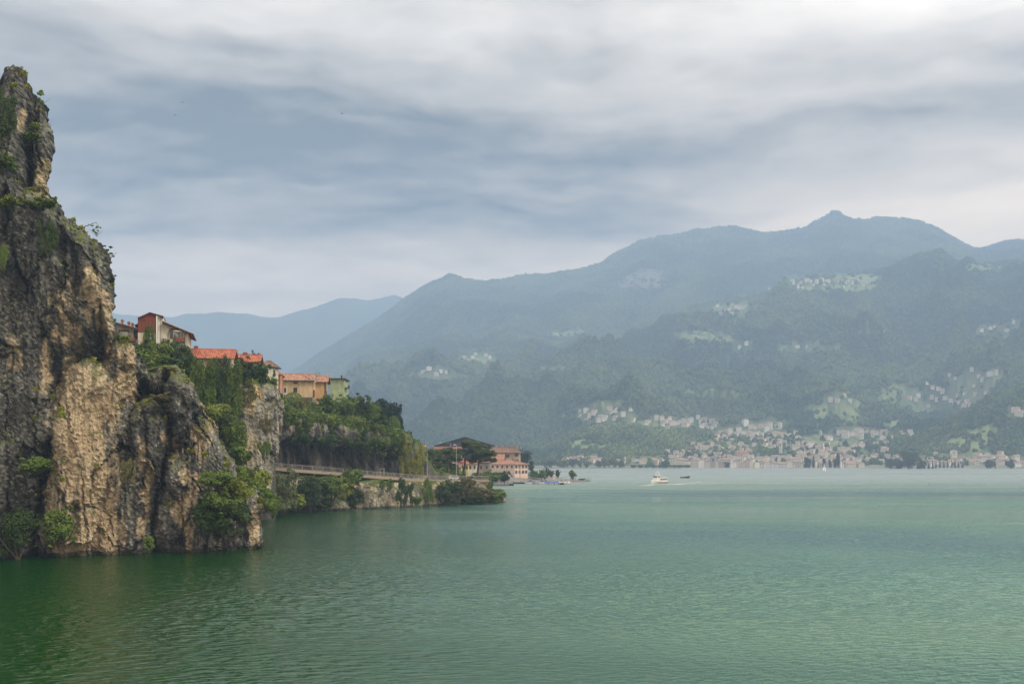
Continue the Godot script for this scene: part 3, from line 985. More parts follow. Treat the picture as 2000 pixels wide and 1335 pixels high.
var stem_meshes := {}
func stems(kind: String, k: int) -> ArrayMesh:
	var key := "%s%d" % [kind, k]
	if stem_meshes.has(key): return stem_meshes[key]
	var r := RandomNumberGenerator.new()
	r.seed = hash(key) + 3
	var s := Shape.new()
	if kind == "bush":
		for i in 6:
			var d := Vector3(r.randfn() * 0.5, 1.1, r.randfn() * 0.5)
			var b := Vector3(r.randf_range(-0.1, 0.1), -0.12, r.randf_range(-0.1, 0.1))
			var m := b + d * 0.55 + Vector3(r.randfn(), 0, r.randfn()) * 0.08
			s.bar(b, m, 0.035, 0.025, 5)
			s.bar(m, b + d * 1.15, 0.025, 0.008, 5)
	else:
		var p := Vector3(0, -0.15, 0)
		var a := 0.075
		for i in 4:
			var q := p + Vector3(r.randfn() * 0.05, 0.42, r.randfn() * 0.05)
			s.bar(p, q, a, a * 0.72, 7)
			if i > 0:
				for z in 3:
					var e := q + Vector3(r.randfn() * 0.5, r.randf_range(0.1, 0.5), r.randfn() * 0.5)
					s.bar(q, e, a * 0.5, 0.01, 5)
			p = q
			a *= 0.72
	stem_meshes[key] = s.made()
	return stem_meshes[key]

# a plant that shows at that pixel: centre px, py, half width and half height in pixels, distance
func plant(called: String, label: String, category: String, px: float, py: float, hw: float, hh: float, d: float, shape: String, kind: String, group := "", leaf_m := 0.34) -> Node3D:
	var at := spot(px, py + hh, d)
	var w := hw / FOCAL * d
	var h := hh / FOCAL * d
	var k := int(absf(px * 3.0 + py)) % 3
	var leaf := clampf(snappedf(leaf_m / maxf(w, h), 0.02), 0.08, 0.26)
	var t := thing(called, label, category, at, px * 0.7 if shape != "curtain" else atan2(-at.x, d), group)
	var c := obj("crown" if category == "tree" else "foliage", crown(shape, k, leaf), leaf_mat(kind), t)
	c.position = Vector3(0, h, 0)
	c.scale = Vector3(w, h, w if shape != "curtain" else w * 0.45) * 1.06
	var b := obj("trunk" if category == "tree" else "stem", stems("tree" if category == "tree" else "bush", k), M.bark, t)
	b.scale = Vector3(w, h, w)
	return t

func build_trees() -> void:
	var on_crag := "bushes rooted on the crag"
	for a in [
		["bush", "dark broad-leaved bush at the waterline by the left edge", 36, 1040, 44, 52, 130.5, "round", "dark"],
		["bush", "mid green bush at the foot of the ochre wall, above the water", 114, 1028, 34, 40, 131.5, "round", "mid"],
		["bush", "bush on a ledge left of the ochre wall", 68, 908, 34, 19, 130.5, "round", "mid"],
		["ivy_bush", "dark hanging bush left of the rock pinnacle", 4, 210, 24, 44, 133.5, "curtain", "dark"],
		["ivy_bush", "dark bush under the hanging one, beside the pinnacle", 2, 252, 17, 22, 132.5, "round", "dark"],
		["bush", "green bush at the left edge halfway down the tower", 6, 318, 26, 22, 132.0, "round", "mid"],
		["bush", "yellow-green tuft below the ochre notch of the pinnacle", 66, 248, 12, 8, 133.0, "round", "light"],
		["bush", "green bush wedged between the pinnacle and its shoulder", 64, 268, 20, 10, 132.6, "round", "mid"],
		["sapling", "thin sapling standing against the sky on the tower shoulder", 75, 192, 14, 18, 139.5, "sprig", "mid"],
		["bush", "bright green bush on the broad ledge under the tower", 24, 396, 26, 17, 131.5, "round", "light"],
		["bush", "green bush right on the broad ledge, at the tower corner", 78, 398, 26, 12, 132.0, "round", "mid"],
		["ivy_bush", "dark ivy falling down the corner below the broad ledge", 92, 462, 20, 34, 132.0, "curtain", "dark"],
		["ivy_bush", "ivy patch on the dark rock at the left edge, under the ledge", 4, 500, 11, 26, 131.0, "curtain", "mid"],
		["sapling", "small leaning sapling with a dead bough on the shoulder edge", 188, 450, 10, 10, 140.0, "sprig", "mid"],
		["sapling", "leafy sapling sticking out of the right edge of the shoulder", 212, 494, 13, 13, 140.5, "sprig", "mid"],
		["sapling", "tiny sapling on the vertical right edge of the crag", 221, 543, 9, 6, 140.8, "sprig", "mid"],
		["bush", "low green bush on the mossy mound beside the tower foot", 240, 662, 16, 9, 141.0, "round", "light"],
		["ivy_bush", "thin ivy on the seam between ochre and grey wall", 250, 922, 13, 26, 135.5, "curtain", "dry"],
		["bush", "small bush just above the water under the grey wall", 290, 1062, 12, 17, 136.8, "round", "mid"],
		["bush", "bush high on the toe of the crag, its uppermost", 428, 938, 40, 24, 138.0, "round", "mid"],
		["bush", "yellowish bush on the toe, next to the rock edge", 462, 958, 32, 26, 139.0, "round", "light"],
		["bush", "wide dark bush on the toe of the crag over the water", 452, 1014, 44, 38, 137.6, "round", "dark"],
		["bush", "dark bush left of the wide one on the toe", 408, 1002, 30, 36, 137.4, "round", "dark"],
		["bush", "mid green bush in the middle of the toe thicket", 434, 982, 34, 28, 137.0, "round", "mid"],
		["bush", "dry tuft on the grassy roof of the knob rock", 330, 722, 14, 6, 142.0, "round", "dry"],
		["bush", "mossy tuft in the hollow beneath the knob rock", 312, 776, 20, 9, 137.6, "round", "dry"],
		["bush", "pale green bush behind the toe, on the grassy saddle", 498, 938, 30, 26, 158.0, "round", "light"],
		["bush", "green bush on the saddle left of the pale one", 472, 926, 26, 18, 158.0, "round", "mid"],
	]:
		plant(a[0], a[1], "bush", a[2], a[3], a[4], a[5], a[6], a[7], a[8], on_crag, 0.30)
	var slope := "trees on the slope below the houses"
	for a in [
		["tree", "dark tree in front of the apartment block, leftmost", 276, 690, 24, 32, 180, "round", "dark"],
		["tree", "slim tree rising before the block's red stair tower", 291, 672, 16, 46, 183, "tall", "mid"],
		["tree", "leafy tree under the apartment block's white piers", 312, 695, 30, 36, 181, "round", "mid"],
		["tree", "round tree below the apartment block's balcony", 348, 694, 26, 36, 184, "round", "blue"],
		["tree", "low tree between the crag knob and the balcony tree", 326, 716, 30, 20, 176, "round", "dark"],
		["tree", "tree at the corner of the apartment block and the long house", 366, 712, 20, 34, 188, "round", "mid"],
		["tree", "tall feathery tree below the long house's left windows", 398, 748, 28, 52, 182, "tall", "mid"],
		["tree", "tall feathery tree below the long house's middle", 425, 745, 28, 56, 185, "tall", "blue"],
		["tree", "tall feathery tree leaning towards the second crag", 452, 760, 26, 60, 187, "tall", "mid"],
		["tree", "dark dense tree below the tiled roofs, left of the second crag's top", 476, 724, 34, 26, 200, "round", "dark"],
		["tree", "dark tree on top of the second crag", 510, 730, 24, 22, 203, "round", "blue"],
		["bush", "withered brownish bush hanging on the second crag's left top", 478, 768, 22, 24, 199, "curtain", "dry"],
		["tree", "yellow-green spreading tree in the gully below the feathery trees", 424, 808, 38, 26, 169, "flat", "light"],
		["tree", "dark tree low in the gully against the second crag", 452, 852, 32, 46, 172, "round", "mid"],
		["tree", "upper dark tree of the gully, under the yellow-green one", 438, 830, 30, 34, 174, "round", "blue"],
		["bush", "bush at the mouth of the gully, above the saddle", 470, 886, 24, 24, 170, "round", "mid"],
		["tree", "small tree standing up behind the tiled roofs", 497, 698, 11, 13, 238, "round", "blue"],
		["bush", "bush at the right foot of the cream corner house", 532, 752, 12, 16, 220, "round", "mid"],
		["ivy_bush", "ivy on the right side of the second crag", 516, 878, 13, 20, 201, "curtain", "mid"],
		["bush", "tuft in the middle of the second crag's face", 518, 830, 12, 14, 203, "curtain", "dry"],
	]:
		plant(a[0], a[1], a[0].replace("ivy_", ""), a[2], a[3], a[4], a[5], a[6], a[7], a[8], slope, 0.36)
	var garden := "greenery around the yellow and green houses"
	for a in [
		["clipped_bush", "clipped dome of a bush before the yellow house", 573, 783, 17, 16, 268, "clipped", "mid"],
		["bush", "yellow-leaved bush right of the clipped dome", 591, 803, 12, 22, 267, "spiky", "ivy"],
		["bush", "yellowish creeper under the garden hedge, at the second crag", 552, 818, 13, 12, 262, "round", "ivy"],
		["bush", "deep green bush below the clipped dome", 572, 826, 26, 24, 262, "round", "dark"],
		["bush", "dark bush hanging over the overhang's left end", 566, 846, 22, 14, 259, "round", "blue"],
		["bush", "dark bush below the yellow-leaved one", 600, 836, 20, 26, 264, "round", "dark"],
		["bush", "dense bush under the yellow house's grey plinth", 606, 806, 20, 14, 266, "round", "mid"],
		["bush", "bush under the right end of the yellow house", 640, 786, 20, 16, 267, "round", "mid"],
		["tree", "broad tree right below the yellow house's annexe", 630, 814, 38, 36, 268, "round", "mid"],
		["tree", "broad tree below the green house", 668, 798, 32, 32, 272, "round", "mid"],
		["tree", "dark tree right of the green house", 694, 790, 28, 22, 277, "round", "dark"],
		["tree", "low dark tree over the overhang's middle", 628, 842, 26, 24, 264, "round", "dark"],
		["tree", "bright green tree in the middle of the garden slope", 682, 830, 32, 22, 272, "round", "light"],
		["tree", "tree between the bright green one and the dark conifer", 722, 806, 30, 26, 282, "round", "mid"],
		["tree", "dark tree above the overhang's right half", 704, 846, 26, 22, 276, "round", "dark"],
		["tree", "dense tree below the dark conifer", 740, 834, 26, 26, 284, "round", "dark"],
		["ivy_curtain", "dark creeper hanging over the overhang, leftmost of four", 590, 858, 20, 20, 252, "round", "dark"],
		["ivy_curtain", "dark creeper hanging over the overhang, second of four", 640, 864, 24, 18, 256, "spiky", "blue"],
		["ivy_curtain", "creeper hanging over the overhang, third of four", 694, 868, 24, 18, 262, "round", "dark"],
		["ivy_curtain", "creeper hanging over the overhang, rightmost of four", 742, 866, 20, 18, 272, "spiky", "mid"],
		["bush", "bush under the white terrace wall", 762, 862, 22, 22, 288, "round", "mid"],
		["conifer", "dark spreading conifer behind the garden slope, tallest there", 750, 808, 34, 30, 300, "spiky", "conifer"],
		["conifer", "dark conifer just right of the tallest one", 772, 822, 18, 34, 304, "tall", "conifer"],
		["thuja", "bright green pointed thuja beside the white terrace", 768, 834, 13, 21, 296, "clipped", "thuja"],
		["bush", "small bright bush on the white terrace", 783, 846, 9, 8, 297, "round", "thuja"],
		["tree", "small dark tree at the end of the white terrace", 798, 854, 9, 14, 301, "round", "mid"],
		["ivy_curtain", "yellow-green ivy curtain at the end of the overhang", 804, 896, 26, 40, 286, "curtain", "ivy"],
		["ivy_curtain", "greener ivy left of the yellow-green curtain", 780, 880, 18, 24, 290, "curtain", "thuja"],
		["ivy_curtain", "upper ivy under the white terrace's right end", 796, 866, 16, 14, 294, "curtain", "mid"],
	]:
		var cat: String = {"conifer": "tree", "thuja": "tree", "clipped_bush": "bush", "ivy_curtain": "ivy"}.get(a[0], a[0])
		plant(a[0], a[1], cat, a[2], a[3], a[4], a[5], a[6] + 9.0, a[7], a[8], garden, 0.38)
	var bank := "bushes between the road and the lake"
	for a in [
		["willow_bush", "pale grey-green willow bush right of the second crag", 556, 944, 28, 32, 236, "spiky", "grey"],
		["bush", "bush at the waterline against the second crag's foot", 532, 984, 15, 26, 200, "round", "mid"],
		["bush", "willow scrub at the waterline beside the pale willow", 548, 984, 28, 20, 234, "round", "grey"],
		["bush", "light green scrub at the waterline right of the willow", 578, 980, 18, 18, 238, "round", "light"],
		["bush", "dark large-leaved bush below the road, right of the willow", 606, 962, 28, 34, 246, "round", "dark"],
		["bush", "leafy bush below the road railing's first bays", 610, 940, 28, 14, 249, "round", "mid"],
		["bush", "bright bush below the railing, left of the tree that overtops it", 648, 954, 28, 24, 251, "round", "mid"],
		["tree", "tree growing through the road railing", 686, 932, 24, 20, 255, "round", "mid"],
		["bush", "bush below the tree that grows through the railing", 668, 948, 22, 26, 253, "round", "light"],
		["bush", "dark bush hanging to the water right of the little rock", 694, 966, 17, 26, 256, "round", "dark"],
		["bush", "low bush at the waterline before the little rock", 634, 986, 16, 10, 250, "round", "dark"],
		["ivy_bush", "creeper hanging from the road edge over pale rock", 756, 948, 15, 13, 265, "curtain", "mid"],
		["ivy_bush", "ivy streak between the two pale rock faces", 790, 960, 17, 27, 270, "curtain", "dark"],
		["bush", "low scrub at the foot of the second pale rock face", 814, 976, 12, 10, 274, "round", "mid"],
		["ivy_bush", "ivy right of the second pale rock face", 838, 958, 12, 27, 280, "curtain", "mid"],
		["bush", "dark overhanging bush under the end of the gallery", 878, 960, 30, 27, 286, "round", "dark"],
		["bush", "feathery dry bush before the stone terrace wall", 912, 950, 20, 20, 291, "spiky", "dry"],
		["bush", "olive scrub at the foot of the terrace wall", 940, 964, 24, 18, 296, "round", "dry"],
		["bush", "dark scrub at the waterline below the terrace", 926, 976, 24, 11, 294, "round", "dark"],
		["bush", "round clipped-looking bush on the very tip of the rock", 968, 970, 19, 14, 300, "round", "mid"],
		["bush", "green bush on the corner of the terrace wall", 956, 948, 7, 12, 306, "round", "mid"],
	]:
		plant(a[0], a[1], "tree" if a[0] == "tree" else "bush", a[2], a[3], a[4], a[5], a[6], a[7], a[8], bank, 0.38)
	# stone pines over the road
	for a in [["tall stone pine over the terrace, left of two trunks", 904, 928, 336, [[918, 868, 26, 14], [900, 884, 20, 12], [890, 896, 14, 10], [930, 880, 24, 12]]],
			["stone pine with the right trunk on the terrace", 932, 929, 340, [[940, 876, 24, 13], [936, 894, 26, 12], [956, 886, 16, 10], [962, 898, 10, 7], [922, 900, 14, 8]]],
			["dense pine beside the road lamp, left of its twin", 848, 930, 326, [[846, 886, 22, 15], [838, 902, 16, 14], [856, 908, 16, 12]]],
			["dense pine between the road lamps, right of its twin", 876, 929, 330, [[872, 882, 20, 13], [866, 898, 20, 13], [888, 892, 14, 10], [882, 910, 14, 9]]]]:
		var base := spot(a[1], a[2], a[3])
		var t := thing("stone_pine", a[0], "tree", base, 0.0, "stone pines by the road")
		var s := Shape.new()
		var fork := Vector3(0, 0, 0)
		var top := spot(a[4][0][0], a[4][0][1], a[3]) - base
		fork = Vector3(top.x * 0.35, top.y * 0.5, 0.2)
		s.bar(Vector3(0, -0.4, 0), fork, 0.42, 0.30, 8)
		for l in a[4]:
			var p: Vector3 = spot(l[0], l[1], a[3] + rng.randf_range(-3.0, 2.0)) - base
			s.bar(fork, p, 0.2, 0.06, 6)
			var c := obj("crown", crown("flat", int(l[0]) % 3, 0.12), leaf_mat("pine"), t)
			c.position = p
			var w: float = l[2] / FOCAL * a[3]
			c.scale = Vector3(w, l[3] / FOCAL * a[3] * 1.1, w) * 0.9
		obj("trunk", s.made(), M.bark, t)
	var quay := "trees by the harbour"
	for a in [
		["plane_tree", "pollarded tree on the quay, left of three", 940, 932, 22, 12, 410, "round", "mid"],
		["plane_tree", "pollarded tree on the quay, middle of three", 962, 931, 22, 13, 415, "round", "thuja"],
		["plane_tree", "pollarded dark tree nearest the pink house", 985, 932, 14, 12, 420, "round", "dark"],
		["tree", "tall dark tree behind the tan building's right side", 1025, 898, 14, 22, 660, "round", "conifer"],
		["tree", "tree low behind the pink house's right corner", 1037, 912, 7, 12, 650, "round", "dark"],
		["plane_tree", "round-topped tree right of the pink house", 1042, 926, 11, 9, 596, "round", "thuja"],
		["plane_tree", "round-topped tree, second right of the pink house", 1058, 926, 12, 10, 598, "round", "thuja"],
		["tree", "slender upright tree past the round-topped ones", 1069, 922, 5, 10, 600, "tall", "dark"],
		["tree", "small tree left of the striped post on the spit", 1077, 925, 6, 7, 604, "round", "blue"],
		["tree", "small tree right of the striped post on the spit", 1090, 925, 5, 8, 606, "round", "dark"],
		["tree", "lone round tree near the end of the spit", 1119, 927, 8, 9, 612, "round", "mid"],
	]:
		plant(a[0], a[1], "tree", a[2], a[3], a[4], a[5], a[6], a[7], a[8], quay, 0.6)
	var low := plant("hedge", "low dark shrubbery at the end of the spit", "hedge", 1135, 936.5, 8, 2.4, 616, "flat", "dark", "", 0.5)
	low.position.y = 0.6
	# the hedge before the yellow house
	var hb := thing("hedge", "straight clipped hedge in front of the yellow house", "hedge", spot(556, 806, 274))
	var hc := obj("foliage", crown("clipped", 1, 0.10), leaf_mat("blue"), hb)
	hc.position = Vector3(0, 1.3, 0)
	hc.scale = Vector3(2.4, 1.3, 0.8)
	# dead bough
	var bough := thing("dead_bough", "bare dead bough reaching over the shoulder of the crag", "branch", spot(172, 446, 140.0))
	var bs := Shape.new()
	var q0 := Vector3(-0.6, -0.4, 0)
	for k in 5:
		var q1: Vector3 = q0 + [Vector3(0.1, 0.7, 0), Vector3(0.5, 0.1, 0.1), Vector3(0.6, 0.25, 0), Vector3(0.5, 0.15, 0), Vector3(0.3, -0.3, 0)][k]
		bs.bar(q0, q1, 0.07 - k * 0.01, 0.06 - k * 0.01, 5)
		if k > 0: bs.bar(q1, q1 + Vector3(0.15, 0.4 - 0.1 * k, 0.1), 0.03, 0.008, 4)
		q0 = q1
	obj("branch", bs.made(), M.bark, bough)
	scatter_cover()

# undergrowth and grass that nobody could count
func scatter_cover() -> void:
	var r := RandomNumberGenerator.new()
	r.seed = 71
	var lists := [[], [], []]
	for k in 3800:
		var px := r.randf_range(225.0, 890.0)
		var d := curve(EDGE_D, px) + r.randf_range(-8.0, 50.0)
		if px > 440.0 and px < 545.0 and d < curve(EDGE_D, px) - 1.0: continue
		if px > 545.0 and d < curve(EDGE_D, px) + 1.0: continue
		var q := ground_spot(px, hill_y(px, d), d)
		if q.y < 1.0: continue
		var s := r.randf_range(0.5, 1.5)
		lists[0].append([q + Vector3(0, s * 0.25, 0), Vector3(s, s * r.randf_range(0.6, 1.1), s), r.randf_range(0.7, 1.6)])
	for q in crag_ledges:
		if r.randf() < 0.09 and q.y > 2.5:
			var s := r.randf_range(0.15, 0.5)
			lists[1].append([q + Vector3(0, s * 0.2, 0), Vector3(s, s * 1.2, s), r.randf_range(0.7, 1.5)])
	# the bank between road and water, and the saddle behind the toe
	for k in 1500:
		var px := r.randf_range(530.0, 980.0)
		if px > 715.0 and px < 835.0 and r.randf() < 0.75: continue
		var d := curve([525, 243, 985, 309], px) + r.randf_range(-0.5, 5.0)
		var y := r.randf_range(0.4, 6.5 if px < 900.0 else 3.6)
		var s := r.randf_range(0.4, 1.0)
		lists[2].append([ground_spot(px, y, d), Vector3(s, s, s), r.randf_range(0.6, 1.5)])
	# creepers over the lip of the overhang
	for k in 800:
		var px := r.randf_range(556.0, 786.0)
		var py := curve([556, 802, 640, 815, 720, 828, 780, 846, 832, 890], px) + absf(r.randfn()) * 17.0 - 3.0
		var d := lerpf(264.4, 304.8, (px - 556.0) / 276.0) - r.randf_range(1.0, 5.5)
		var s := r.randf_range(0.5, 1.3)
		lists[2].append([spot(px, py, d), Vector3(s, s * 1.2, s), r.randf_range(0.6, 1.6)])
	for k in 380:
		var px := r.randf_range(462.0, 530.0)
		var d := r.randf_range(152.0, 176.0)
		var py := lerpf(914.0, 975.0, clampf((px - 465.0) / 70.0, 0.0, 1.0)) + r.randf_range(-2.0, 26.0)
		var s := r.randf_range(0.35, 0.8)
		lists[2].append([spot(px, py, d), Vector3(s, s, s), r.randf_range(0.9, 1.9)])
	var names := ["undergrowth", "ledge_grass", "bank_scrub"]
	var kinds := ["mid", "ivy", "mid"]
	var labels := ["mixed undergrowth covering the slope between rock and houses", "grass and moss tufts on the ledges of the crag", "scrub and creepers over the bank between road and lake"]
	for i in 3:
		var mm := MultiMesh.new()
		mm.transform_format = MultiMesh.TRANSFORM_3D
		mm.use_colors = true
		mm.mesh = crown("round" if i != 1 else "spiky", 7, 0.3 if i != 1 else 0.5)
		mm.instance_count = lists[i].size()
		for k in lists[i].size():
			var e: Array = lists[i][k]
			mm.set_instance_transform(k, Transform3D(Basis(Vector3.UP, r.randf() * TAU).scaled(e[1]), e[0]))
			var w := r.randf_range(-0.15, 0.2)
			mm.set_instance_color(k, Color(e[2] * (1.0 + w), e[2], e[2] * (1.0 - w)))
		var o := MultiMeshInstance3D.new()
		o.name = names[i]
		o.multimesh = mm
		o.material_override = leaf_mat(kinds[i])
		add_child(o)
		tag(o, labels[i], "vegetation")
		o.set_meta("kind", "stuff")

# ---- buildings
var frame_cache := {}

func wall_mat(c: Array) -> StandardMaterial3D:
	var key := "wall%s" % [c]
	if not M.has(key):
		var m := paint(c[0], c[1], c[2], 0.93, 0.2)
		if not M.has("plaster"):
			var n := NoiseTexture2D.new()
			n.width = 256; n.height = 256; n.seamless = true
			n.noise = noise(0.02, 5, FastNoiseLite.TYPE_SIMPLEX_SMOOTH, false, 8)
			var g := Gradient.new()
			g.set_color(0, Color(0.80, 0.79, 0.77))
			g.set_color(1, Color(1, 1, 1))
			n.color_ramp = g
			M.plaster = n
		m.albedo_texture = M.plaster
		m.uv1_triplanar = true
		m.uv1_scale = Vector3(0.13, 0.05, 0.13)
		M[key] = m
	return M[key]

# one slope of tiles: rows of half-round tiles running from eave to ridge, each row its own tone
func tile_slope(s: Shape, e0: Vector3, e1: Vector3, r1: Vector3, r0: Vector3, tone: Color, seed_: int, pitch := 0.42) -> void:
	var r := RandomNumberGenerator.new()
	r.seed = seed_
	var n := (e1 - e0).cross(r0 - e0).normalized()
	if n.y < 0.0: n = -n
	s.col = tone * 0.8
	var under := n * -0.14
	s.quad(e0, e1, r1, r0)
	s.quad(e0 + under, e1 + under, r1 + under, r0 + under)
	s.quad(e0, e1, e1 + under, e0 + under); s.quad(e1, r1, r1 + under, e1 + under); s.quad(r0, e0, e0 + under, r0 + under); s.quad(r1, r0, r0 + under, r1 + under)
	var rows := maxi(3, int(e0.distance_to(e1) / pitch))
	var cuts := 5
	for i in rows:
		var u0 := float(i) / rows
		var u1 := (i + 1.0) / rows
		for k in cuts:
			var v0 := float(k) / cuts
			var v1 := (k + 1.0) / cuts
			var t := r.randf_range(0.7, 1.25)
			s.col = Color(tone.r * t, tone.g * t * r.randf_range(0.9, 1.15), tone.b * t)
			var lift := n * 0.07
			var a := e0.lerp(e1, u0).lerp(r0.lerp(r1, u0), v0)
			var b := e0.lerp(e1, u1).lerp(r0.lerp(r1, u1), v0)
			var c := e0.lerp(e1, u1).lerp(r0.lerp(r1, u1), v1)
			var d := e0.lerp(e1, u0).lerp(r0.lerp(r1, u0), v1)
			var ma := (a + b) * 0.5 + lift + n * 0.03
			var md := (d + c) * 0.5 + lift
			s.quad(a, ma, md, d)
			s.quad(ma, b, c, md)

const TILE := {"orange": [0.28, 0.095, 0.056], "red": [0.20, 0.084, 0.058], "pale": [0.26, 0.142, 0.10], "brown": [0.165, 0.098, 0.075]}

func tile(k: String) -> Color:
	var a: Array = TILE[k]
	return Color(a[0], a[1], a[2])

# a gabled roof over a box of width w and depth d (ridge along x), eaves at height y, ridge rise above
func gable_roof(w: float, d: float, y: float, rise: float, over: float, kind: String, hip := 0.0) -> ArrayMesh:
	var s := Shape.new()
	var x := w / 2 + over
	var z := d / 2 + over
	var drop := -rise * over / (d / 2)
	var h := hip
	var e := y + drop + 0.12
	tile_slope(s, Vector3(-x, e, z), Vector3(x, e, z), Vector3(x - h, y + rise + 0.12, 0), Vector3(-x + h, y + rise + 0.12, 0), tile(kind), int(w * 100))
	tile_slope(s, Vector3(x, e, -z), Vector3(-x, e, -z), Vector3(-x + h, y + rise + 0.12, 0), Vector3(x - h, y + rise + 0.12, 0), tile(kind), int(w * 100) + 1)
	if h > 0.0:
		tile_slope(s, Vector3(x, e, z), Vector3(x, e, -z), Vector3(x - h, y + rise + 0.12, -0.01), Vector3(x - h, y + rise + 0.12, 0.01), tile(kind), int(w * 100) + 2)
		tile_slope(s, Vector3(-x, e, -z), Vector3(-x, e, z), Vector3(-x + h, y + rise + 0.12, 0.01), Vector3(-x + h, y + rise + 0.12, -0.01), tile(kind), int(w * 100) + 3)
	# ridge tiles
	s.col = tile(kind) * 1.05
	s.bar(Vector3(-x + h, y + rise + 0.16, 0), Vector3(x - h, y + rise + 0.16, 0), 0.16, 0.16, 6)
	return s.made()

func gable_walls(w: float, d: float, y: float, rise: float, below := 2.0) -> ArrayMesh:
	var s := Shape.new()
	var x := w / 2
	var z := d / 2
	var side := PackedVector2Array([Vector2(-z, -below), Vector2(z, -below), Vector2(z, y), Vector2(0, y + rise), Vector2(-z, y)])
	var t := Shape.new()
	t.wall(side, -x, x)
	for i in t.v.size():
		var p := t.v[i]
		s.v.append(Vector3(p.z, p.y, p.x)); s.c.append(Color.WHITE)
	return s.made()

# a window set on a wall: frame with a pane behind it, shutters or a blind as sub-parts. at: centre, facing: turn about y
func window(parent: Node3D, at: Vector3, w: float, h: float, facing := 0.0, style := "plain") -> Node3D:
	var key := "%.2f %.2f %s" % [w, h, style]
	if not frame_cache.has(key):
		var f := Shape.new()
		var t := 0.09
		f.box(Vector3(-w / 2 - t, -h / 2 - t, -0.02), Vector3(w / 2 + t, -h / 2, 0.08))
		f.box(Vector3(-w / 2 - t, h / 2, -0.02), Vector3(w / 2 + t, h / 2 + t, 0.08))
		f.box(Vector3(-w / 2 - t, -h / 2, -0.02), Vector3(-w / 2, h / 2, 0.08))
		f.box(Vector3(w / 2, -h / 2, -0.02), Vector3(w / 2 + t, h / 2, 0.08))
		if w > 0.9: f.box(Vector3(-0.04, -h / 2, 0.0), Vector3(0.04, h / 2, 0.06))
		var g := Shape.new()
		g.box(Vector3(-w / 2, -h / 2, -0.03), Vector3(w / 2, h / 2, 0.025))
		var sh := Shape.new()
		sh.box(Vector3(-w * 0.26, -h / 2, 0.0), Vector3(w * 0.26, h / 2, 0.07))
		for k in 5: sh.box(Vector3(-w * 0.22, -h / 2 + h * (k + 0.2) / 5, 0.07), Vector3(w * 0.22, -h / 2 + h * (k + 0.6) / 5, 0.085))
		var bl := Shape.new()
		for k in 9: bl.box(Vector3(-w / 2, -h / 2 + h * k / 9.0, 0.028), Vector3(w / 2, -h / 2 + h * (k + 0.9) / 9.0, 0.05))
		frame_cache[key] = [f.made(), g.made(), sh.made(), bl.made()]
	var m: Array = frame_cache[key]
	var fm: Material = M.white if style == "plain" or style == "blind" else M.brown
	var o := obj("window", m[0], fm, parent)
	o.position = at
	o.rotation.y = facing
	obj("pane", m[1], M.glass, o)
	if style.begins_with("shutter"):
		for k in [-1.0, 1.0]:
			var s := obj("shutter", m[2], M.green if style == "shutter_green" else M.brown, o)
			s.position = Vector3(k * w * 0.78, 0, 0)
	if style == "blind" or style == "brown_blind": obj("blind", m[3], M.blind, o)
	return o

func chimney(parent: Node3D, at: Vector3, h := 1.0, w := 0.5) -> void:
	var s := Shape.new()
	s.box(Vector3(-w / 2, -0.6, -w / 2), Vector3(w / 2, h, w / 2))
	s.box(Vector3(-w / 2 - 0.12, h, -w / 2 - 0.12), Vector3(w / 2 + 0.12, h + 0.1, w / 2 + 0.12))
	s.box(Vector3(-w / 2 + 0.05, h + 0.1, -w / 2 + 0.05), Vector3(w / 2 - 0.05, h + 0.32, w / 2 - 0.05))
	var o := obj("chimney", s.made(), M.brick, parent)
	o.position = at

func box_part(called: String, parent: Node3D, lo: Vector3, hi: Vector3, m: Material) -> MeshInstance3D:
	var s := Shape.new()
	s.box(lo, hi)
	return obj(called, s.made(), m, parent)

# stands the thing where px, py meets d metres, turned to face the camera less some degrees
func facing(px: float, d: float, less: float) -> float:
	return atan2((1000.0 - px) / FOCAL * d, d) - deg_to_rad(less)

func build_hill_houses() -> void:
	M.white = paint(0.68, 0.66, 0.62, 0.6)
	M.brown = paint(0.085, 0.032, 0.022, 0.6)
	M.green = paint(0.045, 0.075, 0.055, 0.6)
	M.blind = paint(0.55, 0.54, 0.52, 0.6)
	M.brick = paint(0.28, 0.11, 0.07, 0.9)
	M.cladding = tinted(0.7, 0.3)
	M.gutter = paint(0.06, 0.045, 0.04, 0.5)
	M.tile = tinted(0.85, 0.25)
	M.sail = paint(0.8, 0.79, 0.76, 0.8)
	apartment_block()
	long_house()
	corner_houses()
	yellow_house()
	green_house()
	terrace_walls()

